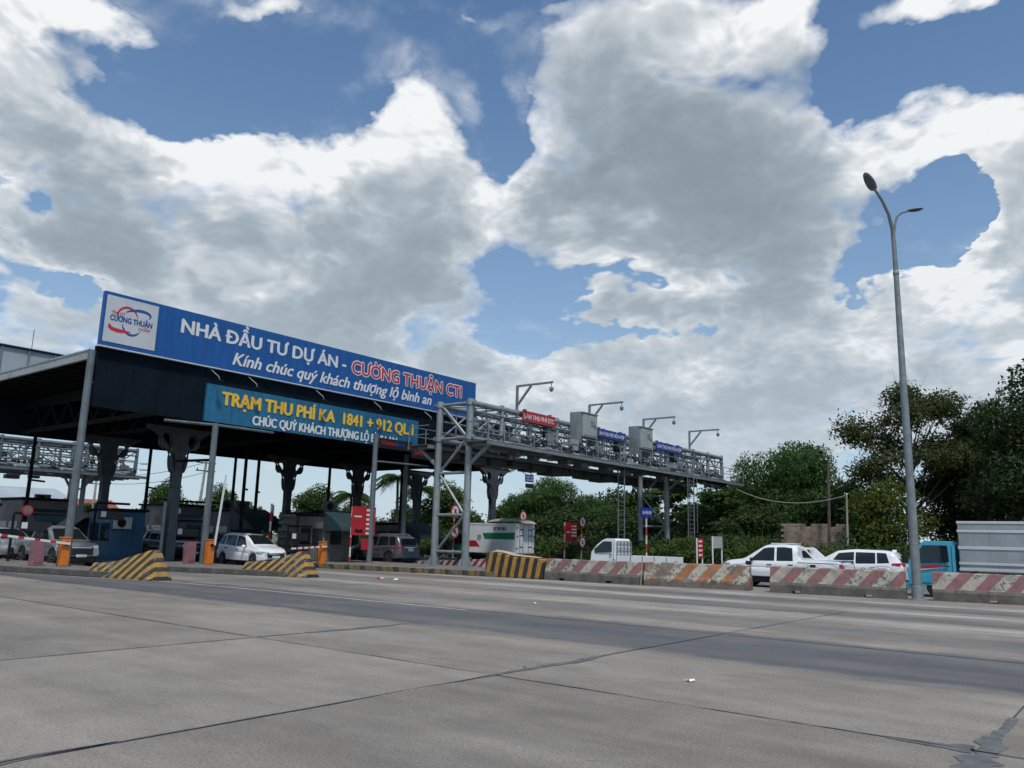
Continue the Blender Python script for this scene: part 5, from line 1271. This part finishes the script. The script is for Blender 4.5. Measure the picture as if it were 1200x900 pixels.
# mini truck
t = thing('flatbed_truck', 'small white flatbed truck behind the left pink barrier', 'truck', (-22.1, 38.9, 0), 180)
cab(t, .75, 1.55, 1.66, 1.92, .38, M['pwhite'], .62)
MB().box(-2.3, .62, -.40, .40, .42, .58).build('chassis', M['dark'], t)
MB().box(-2.35, .66, -.83, .83, .66, .72).build('bed_floor', M['steel2'], t)
for sg in (-1, 1):
    MB().box(-2.35, .66, sg*.82-.02, sg*.82+.02, .72, 1.04).build('bed_side', M['pwhite'], t, bevel=.01)
    for k in range(4): MB().box(-2.3+.7*k, -2.26+.7*k, sg*.845-.01, sg*.845+.01, .72, 1.04).build('bed_rib', M['steel2'], t)
    for x in (-1.45, 1.2): truck_wheel(t, x, sg*.70, .30, .18, sg)
MB().box(-2.37, -2.33, -.83, .83, .72, 1.02).build('tailboard', M['pwhite'], t)
for y in (-.75, -.37, 0, .37, .75): MB().box(.66, .71, y-.02, y+.02, .72, 1.78).build('headboard_bar', M['steel'], t)
for z in (1.05, 1.4, 1.76): MB().box(.665, .705, -.78, .78, z-.02, z+.02).build('headboard_rail', M['steel'], t)
# mail truck
t = thing('mail_truck', 'white mail truck with green and red stripes behind the near gantry', 'truck', (-33.72, 44.42, 0), 180)   # local +x = world -x
MB().box(0, 4.35, -1.0, 1.0, .78, 2.76).build('cargo_box', M['boxw'], t, bevel=.02)
MB().box(-.02, 4.37, -1.02, 1.02, 2.68, 2.79).build('roof_rail', M['boxw'], t, bevel=.01)
MB().box(.2, 6.0, -.4, .4, .45, .62).build('chassis', M['dark'], t)
for sg in (-1, 1):
    d = MB().box(-.03, -.002, sg*.5-.48, sg*.5+.48, .84, 2.66).build('rear_door', M['boxw'], t, bevel=.01)
    for y in (sg*.5-.2, sg*.5+.2): MB().cyl((-.05, y, .86), (-.05, y, 2.6), .018, None, 8).build('lock_rod', M['steel'], d)
    for z in (1.1, 1.9, 2.45): MB().box(-.055, -.03, sg*.95-.06, sg*.95+.06, z, z+.08).build('hinge', M['dark'], d)
    for x in (1.1, 5.0): truck_wheel(t, x, sg*.8, .38, .22, sg)
    MB().cbox((-.03, sg*.9, .72), (.05, .14, .2)).build('taillight', M['tred'], t)
MB().add([(.12, 1.006, 1.72), (2.75, 1.006, 1.72), (2.95, 1.006, 2.12), (.12, 1.006, 2.18)], [(3,2,1,0)]).build('green_stripe', M['green'], t, fix=False)
MB().add([(3.15, 1.006, 1.18), (4.3, 1.006, 1.18), (4.3, 1.006, 1.6), (3.55, 1.006, 1.6)], [(3,2,1,0)]).build('red_stripe', M['lanered'], t, fix=False)
MB().tube([(3.25+.17*math.cos(a), 1.006, 1.82+.17*math.sin(a)) for a in [math.pi*k/10 for k in range(21)]], .018, 5).build('emblem_ring', M['dark'], t)
MB().lathe([(.07, 0), (.07, .005), (0, .005)], 12, 'y', (3.25, 1.004, 1.82)).build('emblem_dot', M['dark'], t)
def flank_text(body, x0, x1, z, cap, y, mt, par):
    """lettering on a flank that faces local +y (world -Y after the half turn), read towards local -x"""
    o = text_mesh('lettering', body, mt, par, 0, x1-x0, 0, cap, 0, .03)
    o.rotation_euler = (0, 0, R(90)); o.location = (x1, y, z)
flank_text('XE THƯ BÁO', .85, 2.0, 2.32, .22, 1.012, M['dark'], t)
for sg in (-.5, .5):
    for z in (2.35, 1.95, 1.2): MB().box(-.036, -.032, sg-.22, sg+.22, z, z+.07).build('door_print', M['dark'], t)
cab(t, 4.5, 1.6, 1.8, 2.15, .5, M['green'], .35)
rows = []
for i in range(9):
    u = i/8; e = math.sin(math.pi*min(1, max(0, u*1.0)))**.35 if 0 < u < 1 else .0
    rows.append([(1.0-.95*math.cos(0)+3.6*u-.6, y*(.7+.3*e), 2.80+.34*e*(1-(abs(y)/.9)**8)) for y in (-.85, -.75, -.4, 0, .4, .75, .85)])
MB().grid(rows).build('roof_tarpaulin', M['beige'], t, smooth=60)
# tank lorry far left
t = thing('tank_lorry', 'white lorry with a rounded white load behind the left booth', 'truck', (-65.5, 25.3, 0), 0)
cab(t, 2.6, 1.7, 2.0, 2.35, .6, M['boxw'], .40)
MB().box(-4.4, 3.2, -.45, .45, .6, .8).build('chassis', M['dark'], t)
rows = []
for i in range(13):
    u = i/12; k = max(0, 1-abs(2*u-1)**6)**.5; k = max(k, .05)
    rows.append([(-4.4+7.2*u, 1.12*k*math.cos(a), 2.15+1.3*k*math.sin(a) if math.sin(a) > 0 else 2.15+1.0*k*math.sin(a)) for a in [2*math.pi*j/20 for j in range(20)]])
MB().grid(rows, closed=True).build('tank', M['tank'], t, smooth=60)
for sg in (-1, 1):
    for x in (-3.2, -2.1, 3.1): truck_wheel(t, x, sg*.85, .48, .26, sg)
# motor scooter behind the first wedge
t = thing('motor_scooter', 'red motor scooter half hidden behind the first striped wedge', 'scooter', (-44.9, 24.45, 0), 8)
for x in (-.62, .62):
    w_ = MB().lathe([(.16, -.04), (.22, -.045), (.25, 0), (.22, .045), (.16, .04)], 20, 'y').build('wheel', M['rubber'], t, smooth=40, loc=(x, 0, .25))
    MB().lathe([(.16, -.02), (.16, .02), (0, .02)], 14, 'y').build('rim', M['steel2'], w_)
MB().yprism([(-.75, .45), (-.2, .38), (.1, .30), (.42, .34), (.55, .62), (.48, .95), (.40, .95), (.36, .55), (.0, .44), (-.15, .66), (-.8, .72)], -.15, .15).build('body', M['lanered'], t, bevel=.04)
MB().yprism([(-.78, .73), (-.12, .70), (-.05, .76), (-.2, .82), (-.75, .84)], -.14, .14).build('seat', M['black'], t, bevel=.03)
MB().tube([(.38, -.34, 1.0), (.44, -.1, 1.02), (.44, .1, 1.02), (.38, .34, 1.0)], .018, 8).build('handlebar', M['black'], t)
MB().cyl((.46, 0, .95), (.62, 0, .26), .03, None, 8).build('fork', M['steel2'], t)

# ------------------------------------------------------------------ litter
def litter(label, x, y, s, mt, seed, name='litter'):
    r = random.Random(seed); rows = []
    for i in range(5):
        rows.append([(s*(i/4-.5)*2+r.uniform(-.2, .2)*s, s*(k/4-.5)*1.6+r.uniform(-.2, .2)*s, .008+abs(r.gauss(0, .3))*s*(1-abs(i/2-1)*.5)) for k in range(5)])
    o = MB().grid(rows).build(name, mt, None, fix=False); o.location = (x, y, 0); tag(o, label, 'litter', 'scraps on the road')
litter('crumpled white scrap on the concrete in the right foreground', -4.95, 10.1, .06, M['paper'], 3, 'paper_scrap')
litter('pinkish crumpled bag on the road before the median island', -25.3, 23.6, .18, M['bagp'], 4, 'plastic_bag')
litter('white scrap right beside the pinkish bag', -24.3, 23.5, .12, M['paper'], 5, 'paper_scrap')
litter('small white scrap in the middle of the dark wheel tracks', -13.9, 18.8, .06, M['paper'], 6, 'paper_scrap')
litter('small dark clod left of the white scrap in the foreground', -7.1, 9.4, .025, M['black'], 7, 'clod')

# ------------------------------------------------------------------ vegetation
def leaf_mesh(name, pts, size, material, seed, droop=.3, aspect=.55, cluster=1):
    """pts: (position, outward normal); every entry becomes a folded leaf of two quads' worth of faces"""
    r = random.Random(seed); v = []; f = []
    for p, nrm in pts:
        for _ in range(cluster):
            s = size*r.uniform(.6, 1.35)
            d = Vector((r.gauss(0, 1), r.gauss(0, 1), r.gauss(0, .7)-droop)).normalized()
            n = (nrm*.8 + Vector((r.gauss(0, .6), r.gauss(0, .6), r.gauss(0, .6)+.35))); u = d
            w = u.cross(n)
            if w.length < 1e-3: w = u.orthogonal()
            w = w.normalized()*s*aspect*.5; q = p + Vector((r.gauss(0, .5), r.gauss(0, .5), r.gauss(0, .5)))*s*(cluster > 1)
            k = len(v); fold = u.cross(w).normalized()*s*.12
            v += [q, q+u*s*.5+w+fold, q+u*s, q+u*s*.5-w+fold]; f.append((k, k+1, k+2, k+3))
    me = bpy.data.meshes.new(name); me.from_pydata([tuple(a) for a in v], [], f); me.materials.append(material)
    return me
def crown_points(lobes, n, seed, shell=.45):
    """points in a heap of uneven lobes: (cx, cy, cz, rx, ry, rz)"""
    r = random.Random(seed); out = []; tot = sum(l[3]*l[4]*l[5] for l in lobes)
    for l in lobes:
        c = Vector(l[:3]); m = int(n*l[3]*l[4]*l[5]/tot)
        for _ in range(m):
            d = Vector((r.gauss(0, 1), r.gauss(0, 1), r.gauss(0, 1))).normalized()
            k = 1 - shell*abs(r.gauss(0, .55)); k = max(.1, k)
            lump = 1 + .30*mnoise.noise(d*2.6 + c*.37) + .16*mnoise.noise(d*6.5 + c)
            if mnoise.noise(d*4.2 + c*1.3) < -.26: continue
            p = c + Vector((d.x*l[3], d.y*l[4], d.z*l[5]))*k*lump
            out.append((p, d))
    return out
def make_tree(H, Wd, seed, leafm, n=9000, size=.30, trunk=.35, loose=False, aspect=.5, droop=.3, base=.28):
    """returns (crown mesh, trunk mesh) for a tree H high and Wd wide"""
    r = random.Random(seed); lobes = []; br = MB()
    zc = H*(.5+base/2); nl = 13 if not loose else 34
    th = H*base
    br.tube([(0, 0, -.3), (.1, .05, th*.5), (.05, .1, th), (r.uniform(-.3, .3), r.uniform(-.3, .3), H*.62), (0, 0, H*.85)], [trunk, trunk*.8, trunk*.65, trunk*.35, trunk*.08], 9)
    for i in range(nl):
        a = 2*math.pi*i/nl*2.4 + r.uniform(-.4, .4); u = (i+.5)/nl
        z = H*(base+.10) + (H*(.92-base-.06))*u; rad = Wd/2*math.sin(math.pi*min(.96, .16+.78*u))*r.uniform(.45, .82)
        if i == nl-1: rad *= .2
        c = (rad*math.cos(a), rad*math.sin(a), z)
        s = Wd*r.uniform(.16, .25)*(1.0 if not loose else .62)
        lobes.append((*c, s, s, s*r.uniform(.6, .9)))
        mid = Vector((c[0]*.4, c[1]*.4, max(th*.8, z-H*.2))); br.tube([(0, 0, max(th*.7, z-H*.32)), mid, c], [trunk*.4, trunk*.22, trunk*.06], 6)
        if loose:
            for _ in range(3):
                e = Vector(c) + Vector((r.gauss(0, 1), r.gauss(0, 1), r.gauss(.3, .8)))*s*.8; br.tube([c, (Vector(c)+e)/2+Vector((0, 0, .15)), e], [trunk*.09, trunk*.05, trunk*.02], 5)
    if not loose: lobes.append((0, 0, H*(.5+base*.45), Wd*.30, Wd*.30, H*(.40-base*.3)))
    pts = crown_points(lobes, n, seed, .5 if not loose else .95)
    cm = leaf_mesh('crown', pts, size, leafm, seed+1, droop, aspect)
    tm = bpy.data.meshes.new('trunk'); tm.from_pydata(br.v, [], br.f); tm.materials.append(M['bark'])
    tm.polygons.foreach_set('use_smooth', [True]*len(tm.polygons))
    return cm, tm
def plant_tree(name, label, meshes, x, y, sc=(1, 1, 1), rz=0, group='trees beyond the road', cat='tree'):
    t = thing(name, label, cat, (x, y, 0), rz, group)
    for nm, me in (('crown', meshes[0]), ('trunk', meshes[1])):
        o = bpy.data.objects.new(nm, me); link(o, t); o.scale = sc
    return t
T_dense = make_tree(10, 9, 11, M['leafA'], 15000, .34)
T_dark = make_tree(12, 10, 12, M['leafB'], 26000, .32, base=.12)
T_loose = make_tree(14, 11.5, 13, M['leafC'], 24000, .27, .22, loose=True, base=.30, droop=.5)
T_bush = make_tree(6, 6.5, 14, M['leafD'], 9000, .27, .18, base=.10)
T_feath = make_tree(10, 11.5, 15, M['leafE'], 42000, .36, .3, aspect=.34, droop=.9, base=.12)
T_bamb = make_tree(7.5, 8.5, 16, M['leafE'], 24000, .44, .2, aspect=.22, droop=1.2, base=.06)
T_broad = make_tree(7.6, 9, 17, M['leafA'], 7500, .50, .18, loose=True, base=.2, aspect=.6)
T_mid = make_tree(7, 7.5, 18, M['leafA'], 11000, .34, .2, base=.10)
T_midb = make_tree(5, 7.5, 19, M['leafB'], 10000, .36, .2, base=.06)
plant_tree('dark_tree', 'dense dark evergreen tree filling the right edge', T_dark, -5.0, 60.5, (1.0, 1.0, 1.09), 0)
plant_tree('dark_tree', 'dark evergreen tree cut by the right edge above the aluminium box', T_dark, 2.5, 61.5, (1.05, 1.05, 1.12), 110)
plant_tree('loose_tree', 'tall thin leaved tree with brownish foliage behind the street lamp', T_loose, -14.2, 66.8, (1, 1, 1.03), 40)
plant_tree('loose_tree', 'thin leaved olive tree between the lamp and the dark evergreen', T_loose, -9.0, 68.5, (.8, .8, .9), 200)
plant_tree('bush_tree', 'low yellow green tree right at the foot of the thin leaved tree', T_bush, -14.6, 59.9, (1, 1, 1.02), 0)
plant_tree('dark_tree', 'dark tree between the thin leaved tree and the right edge', T_dark, -11.3, 71.5, (.95, .95, .86), 60)
plant_tree('dark_tree', 'low dark tree just left of the street lamp pole', T_midb, -19.4, 69.5, (1.0, 1.0, 1.25), 30)
plant_tree('feathery_tree', 'broad rounded feathery green tree above the white pickup', T_feath, -25.3, 73.8, (1.02, 1.02, 1.04), 0)
plant_tree('feathery_tree', 'lower feathery tree left of the broad rounded one', T_feath, -33.5, 80.0, (.85, .85, .76), 140)
plant_tree('broad_leaf_tree', 'open broad leaved tree behind the far gantry legs', T_broad, -37.6, 71.9, (1.1, 1.1, 1.03), 0)
plant_tree('broad_leaf_tree', 'open broad leaved tree right under the gantry end', T_broad, -31.0, 70.0, (.9, .9, .86), 80)
plant_tree('round_tree', 'dark round tree left of the far gantry legs', T_midb, -46.5, 77.0, (1.1, 1.1, 1.3), 0)
plant_tree('bamboo_clump', 'feathery bamboo clump behind the mail truck', T_bamb, -48.9, 67.9, (1.05, 1.05, 1.0), 0, cat='bamboo')
plant_tree('bamboo_clump', 'second bamboo clump right of the mail truck', T_bamb, -44.4, 69.0, (.9, .9, .78), 120, cat='bamboo')
plant_tree('round_tree', 'mid green tree seen between the fork column and the bamboo', T_mid, -57.5, 73.2, (1, 1, .86), 20)
plant_tree('round_tree', 'mid green tree seen through the near gantry legs', T_mid, -61.8, 66.5, (1.05, 1.05, 1.05), 70)
plant_tree('round_tree', 'green tree seen under the canopy between two dark fork columns', T_mid, -80.5, 63.8, (1.05, 1.05, 1.02), 0)
plant_tree('round_tree', 'lower green tree behind the red price banner', T_mid, -74.8, 64.9, (1, 1, .78), 50)
plant_tree('round_tree', 'small dense green tree left of the leaning concrete pole', T_mid, -87.0, 48.2, (.75, .75, 1.0), 0)
plant_tree('round_tree', 'small dense green tree right of the leaning concrete pole', T_mid, -84.5, 53.0, (.72, .72, .95), 130)
plant_tree('round_tree', 'low tree above the dark blue booth', T_midb, -94, 50.5, (.8, .8, .95), 0)
plant_tree('round_tree', 'low dark tree above the white pickup cab', T_midb, -25.8, 64.9, (1.1, 1.1, .86), 0)
plant_tree('round_tree', 'low dark tree behind the small flatbed truck', T_midb, -44.5, 64.6, (1.0, 1.0, .86), 45)
plant_tree('round_tree', 'low dark tree left of the far gantry ladder', T_midb, -37.0, 64.6, (1.0, 1.0, .84), 90)
plant_tree('round_tree', 'low dark tree right of the far gantry ladder', T_midb, -31.2, 66.0, (1.0, 1.0, .86), 160)
for i, (x, y, s, h, lb) in enumerate(((-112, 32, 1.5, 1.0, 'hazy low tree beyond the silver pickup'), (-104, 38.5, 1.2, .8, 'low tree left of the small tiled house'), (-98, 57.5, 1.3, .9, 'low tree right behind the leaning concrete pole'),
        (-92, 61.5, 1.3, .95, 'low tree above the roof of the white family car'), (-86, 67, 1.3, .9, 'low tree behind the green awning booth'), (-70, 69.5, 1.2, .95, 'low tree between the price banner and the palms'), (-65, 72, 1.1, .9, 'low tree behind the palms'))):
    plant_tree('round_tree', lb, T_midb, x, y, (s, s, h), 37*i)
def palm(label, x, y, H, seed):
    r = random.Random(seed); t = thing('palm_tree', label, 'palm tree', (x, y, 0), 0, 'palms beyond the toll station')
    top = Vector((r.uniform(-.4, .4), r.uniform(-.4, .4), H-1.6))
    MB().tube([(0, 0, -.2), top*.35+Vector((.15, 0, 0)), top*.7+Vector((.1, 0, 0)), top], [.22, .17, .14, .12], 9).build('trunk', M['bark'], t, smooth=60)
    for k in range(32):
        a = 2*math.pi*k/32*1.618*2.6; up = r.uniform(-.25, 1.25); Lf = r.uniform(2.2, 3.0); v = []; f = []
        d = Vector((math.cos(a), math.sin(a), 0)); pts = []
        for i in range(11):
            u = i/10; pts.append(top + d*Lf*(u*.95) + Vector((0, 0, Lf*(up*.62*u - (.55+.35*max(up, 0))*u*u*1.15))))
        side = d.cross(Vector((0, 0, 1)))
        for i in range(10):
            for sub in (0, .34, .67):
                p = pts[i].lerp(pts[i+1], sub); lw = .62*math.sin(math.pi*min(.97, (i+sub)/10*.85+.14))
                for sg in (-1, 1):
                    q = p + side*sg*lw + d*.22 - Vector((0, 0, lw*r.uniform(.35, .75))); b = len(v)
                    v += [tuple(p), tuple(p+d*.15), tuple(q)]; f.append((b, b+1, b+2))
        me = bpy.data.meshes.new('frond'); me.from_pydata(v, [], f); me.materials.append(M['leafA']); link(bpy.data.objects.new('frond', me), t)
palm('tall palm seen between the canopy posts above the grey car', -59.5, 57.0, 9.2, 1)
palm('palm half hidden behind the near gantry legs', -62.0, 62.2, 8.4, 2)
palm('palm in the gap just left of the tallest palm', -64.5, 55.5, 7.4, 3)
palm('far small palm left of the dark blue booth', -96, 44.4, 5.9, 4)
def undergrowth():
    r = random.Random(5); pts = []
    for i in range(34000):
        x = r.uniform(-72, 16); y = 51.5 + abs(r.gauss(0, 2.6))
        h = 1.15 + 1.1*(mnoise.noise(Vector((x*.16, y*.3, 0)))+.5) + .8*mnoise.noise(Vector((x*.7, y*.7, 3)))
        if -22.5 < x < -16: h *= .8
        h = max(.35, h) * min(1, .45+(y-51.5)*.35)
        z = h*(1-abs(r.gauss(0, .33))); pts.append((Vector((x, y, max(.05, z))), Vector((0, -.5, .8))))
    me = leaf_mesh('undergrowth', pts, .38, M['leafA'], 8, .1, .42)
    o = bpy.data.objects.new('undergrowth', me); link(o); tag(o, 'tangled green undergrowth along the far side of the road', 'undergrowth', kind='stuff')
    pts = []
    for i in range(14000):
        x = r.uniform(-60, 20); y = 57 + r.uniform(0, 7); h = 1.9 + 1.3*mnoise.noise(Vector((x*.22, y*.25, 7)))
        if -23 < x < -16: h = .9
        pts.append((Vector((x, y, h*(1-abs(r.gauss(0, .3))))), Vector((0, -.5, .8))))
    me = leaf_mesh('undergrowth', pts, .45, M['leafB'], 9, .1, .42)
    o = bpy.data.objects.new('undergrowth', me); link(o); tag(o, 'darker undergrowth at the foot of the trees', 'undergrowth', kind='stuff')
undergrowth()
def reed(label, x, y, s, seed):
    r = random.Random(seed); v = []; f = []
    for i in range(130):
        a = r.uniform(0, 2*math.pi); L = r.uniform(1.2, 2.5)*s; d = Vector((math.cos(a), math.sin(a), 0)); sp = r.uniform(.2, .8); w = d.cross(Vector((0, 0, 1)))*.05*s; p0 = Vector((r.gauss(0, .4), r.gauss(0, .3), 0)); b = len(v)
        for k in range(5):
            u = k/4; p = p0 + d*L*sp*u*u + Vector((0, 0, L*(u-.35*sp*u*u))); ww = w*(1-u*.95); v += [tuple(p-ww), tuple(p+ww)]
        for k in range(4): f.append((b+2*k, b+2*k+1, b+2*k+3, b+2*k+2))
    me = bpy.data.meshes.new('reed_blades'); me.from_pydata(v, [], f); me.materials.append(M['leafD'])
    o = bpy.data.objects.new('reed_clump', me); link(o); o.location = (x, y, 0); tag(o, label, 'reeds', 'reed clumps on the verge')
reed('pale green reed clump above the bonnet of the white pickup', -20.5, 52.5, 1.35, 1)
reed('pale green reed clump left of the grey white board', -25.5, 53.0, 1.2, 2)
reed('pale green reed clump behind the cab of the white pickup', -17.2, 52.6, 1.1, 3)

# ------------------------------------------------------------------ far wall, poles, houses
wl = thing('garden_wall', 'weathered reddish wall on the bank above the white pickup', 'wall', (-19.6, 60.3, 0))
r = random.Random(3)
for row in range(17):
    for k in range(11):
        w = .44; x = -2.35 + w*k + (w/2 if row % 2 else 0)
        if row == 16 and r.random() < .25: continue
        MB().box(x+.006, x+w-.006, -.1+r.uniform(-.008, .008), .1, .2*row, .2*row+.19).build('block', M['brickw'], wl)
def utility_pole(label, x, y, H, lean, group, lamp=False, arms=True, r0=.16, mt='pole'):
    t = thing('utility_pole', label, 'utility pole', (x, y, 0), 0, group)
    MB().tube([(0, 0, -.2), (lean[0]*.5, lean[1]*.5, H*.5), (lean[0], lean[1], H)], [r0, r0*.85, r0*.65], 10).build('pole', M[mt], t, smooth=50)
    tp = Vector((lean[0], lean[1], H))
    if arms:
        for k, z in enumerate((-.35, -1.1)):
            MB().bar(tp+Vector((.0, -1.0, z)), tp+Vector((.0, 1.0, z)), .09).build('crossarm', M['dark'], t)
            for yy in (-.85, 0, .85): MB().lathe([(.05, 0), (.07, .05), (.04, .1), (.06, .15), (.02, .2)], 8).build('insulator', M['dark'], t, loc=tp+Vector((0, yy, z+.05)))
    if lamp:
        MB().tube([tp, tp+Vector((-.05, -.35, .35)), tp+Vector((-.1, -.9, .45))], .04, 6).build('lamp_arm', M['steel2'], t)
        MB().cbox(tp+Vector((-.12, -1.1, .42)), (.2, .55, .12)).build('lamp_head', M['dark'], t, bevel=.04)
    return t
G = 'poles beyond the road'
utility_pole('leaning pale concrete pole seen under the canopy', -70, 41.6, 8.4, (.4, .35), G)
utility_pole('thin concrete pole with a lamp above the reddish wall', -18.3, 59.4, 7.9, (.25, 0), G, True, False, .13, 'bark')
utility_pole('short pale post holding the sagging cable', -16.6, 57.8, 5.3, (.15, 0), G, False, False, .09)
utility_pole('far thin concrete pole left of the blue booth', -88, 40.5, 7.5, (0, 0), G)
utility_pole('pole seen between the wing roof and the bamboo', -52, 62.5, 7.0, (0, 0), G, True, False, .12, 'bark')
def cable(label, a, b, sag, rad=.025):
    a, b = Vector(a), Vector(b); pts = []
    for i in range(21):
        u = i/20; p = a.lerp(b, u); p.z -= sag*4*u*(1-u); pts.append(p)
    o = MB().tube(pts, rad, 5).build('cable', M['pole'] if rad > .03 else M['black']); tag(o, label, 'cable', 'overhead cables')
cable('pale cable sagging from the gantry end to the short post', (-29.0, 67.0, 6.9), (-16.45, 57.8, 5.25), 1.0, .04)
cable('upper thin wire between the two concrete poles under the canopy', (-69.6, 41.9, 8.1), (-88, 40.5, 7.3), .5)
cable('lower thin wire between the two concrete poles under the canopy', (-69.6, 42.6, 7.4), (-88, 41.3, 6.5), .5)
wh = thing('warehouse', 'grey sheet roofed warehouse far left', 'building', (-122, 44, 0))
MB().box(-9, 9, -22, 6, 0, 4.6).build('wall', M['housew'], wh)
MB().yprism([(-9.6, 4.6), (9.6, 4.6), (0, 7.1)], -22.6, 6.6).build('roof', M['greyroof'], wh)
for k in range(5): MB().box(9.0, 9.04, -20+5*k, -17.5+5*k, 1.4, 3.0).build('window', M['wglass'], wh)
hs = thing('house', 'small house with a red tiled roof beyond the lanes', 'house', (-101, 45.8, 0))
MB().box(-3, 3, -2.4, 2.4, 0, 3.6).build('wall', M['housew'], hs)
MB().yprism([(-3.5, 3.6), (3.5, 3.6), (0, 5.2)], -2.8, 2.8).build('roof', M['rooft'], hs)
MB().box(3.0, 3.04, -1.2, .2, 1.2, 2.4).build('window', M['wglass'], hs)
MB().box(3.0, 3.05, .7, 1.7, 0, 2.2).build('door', M['dark'], hs)
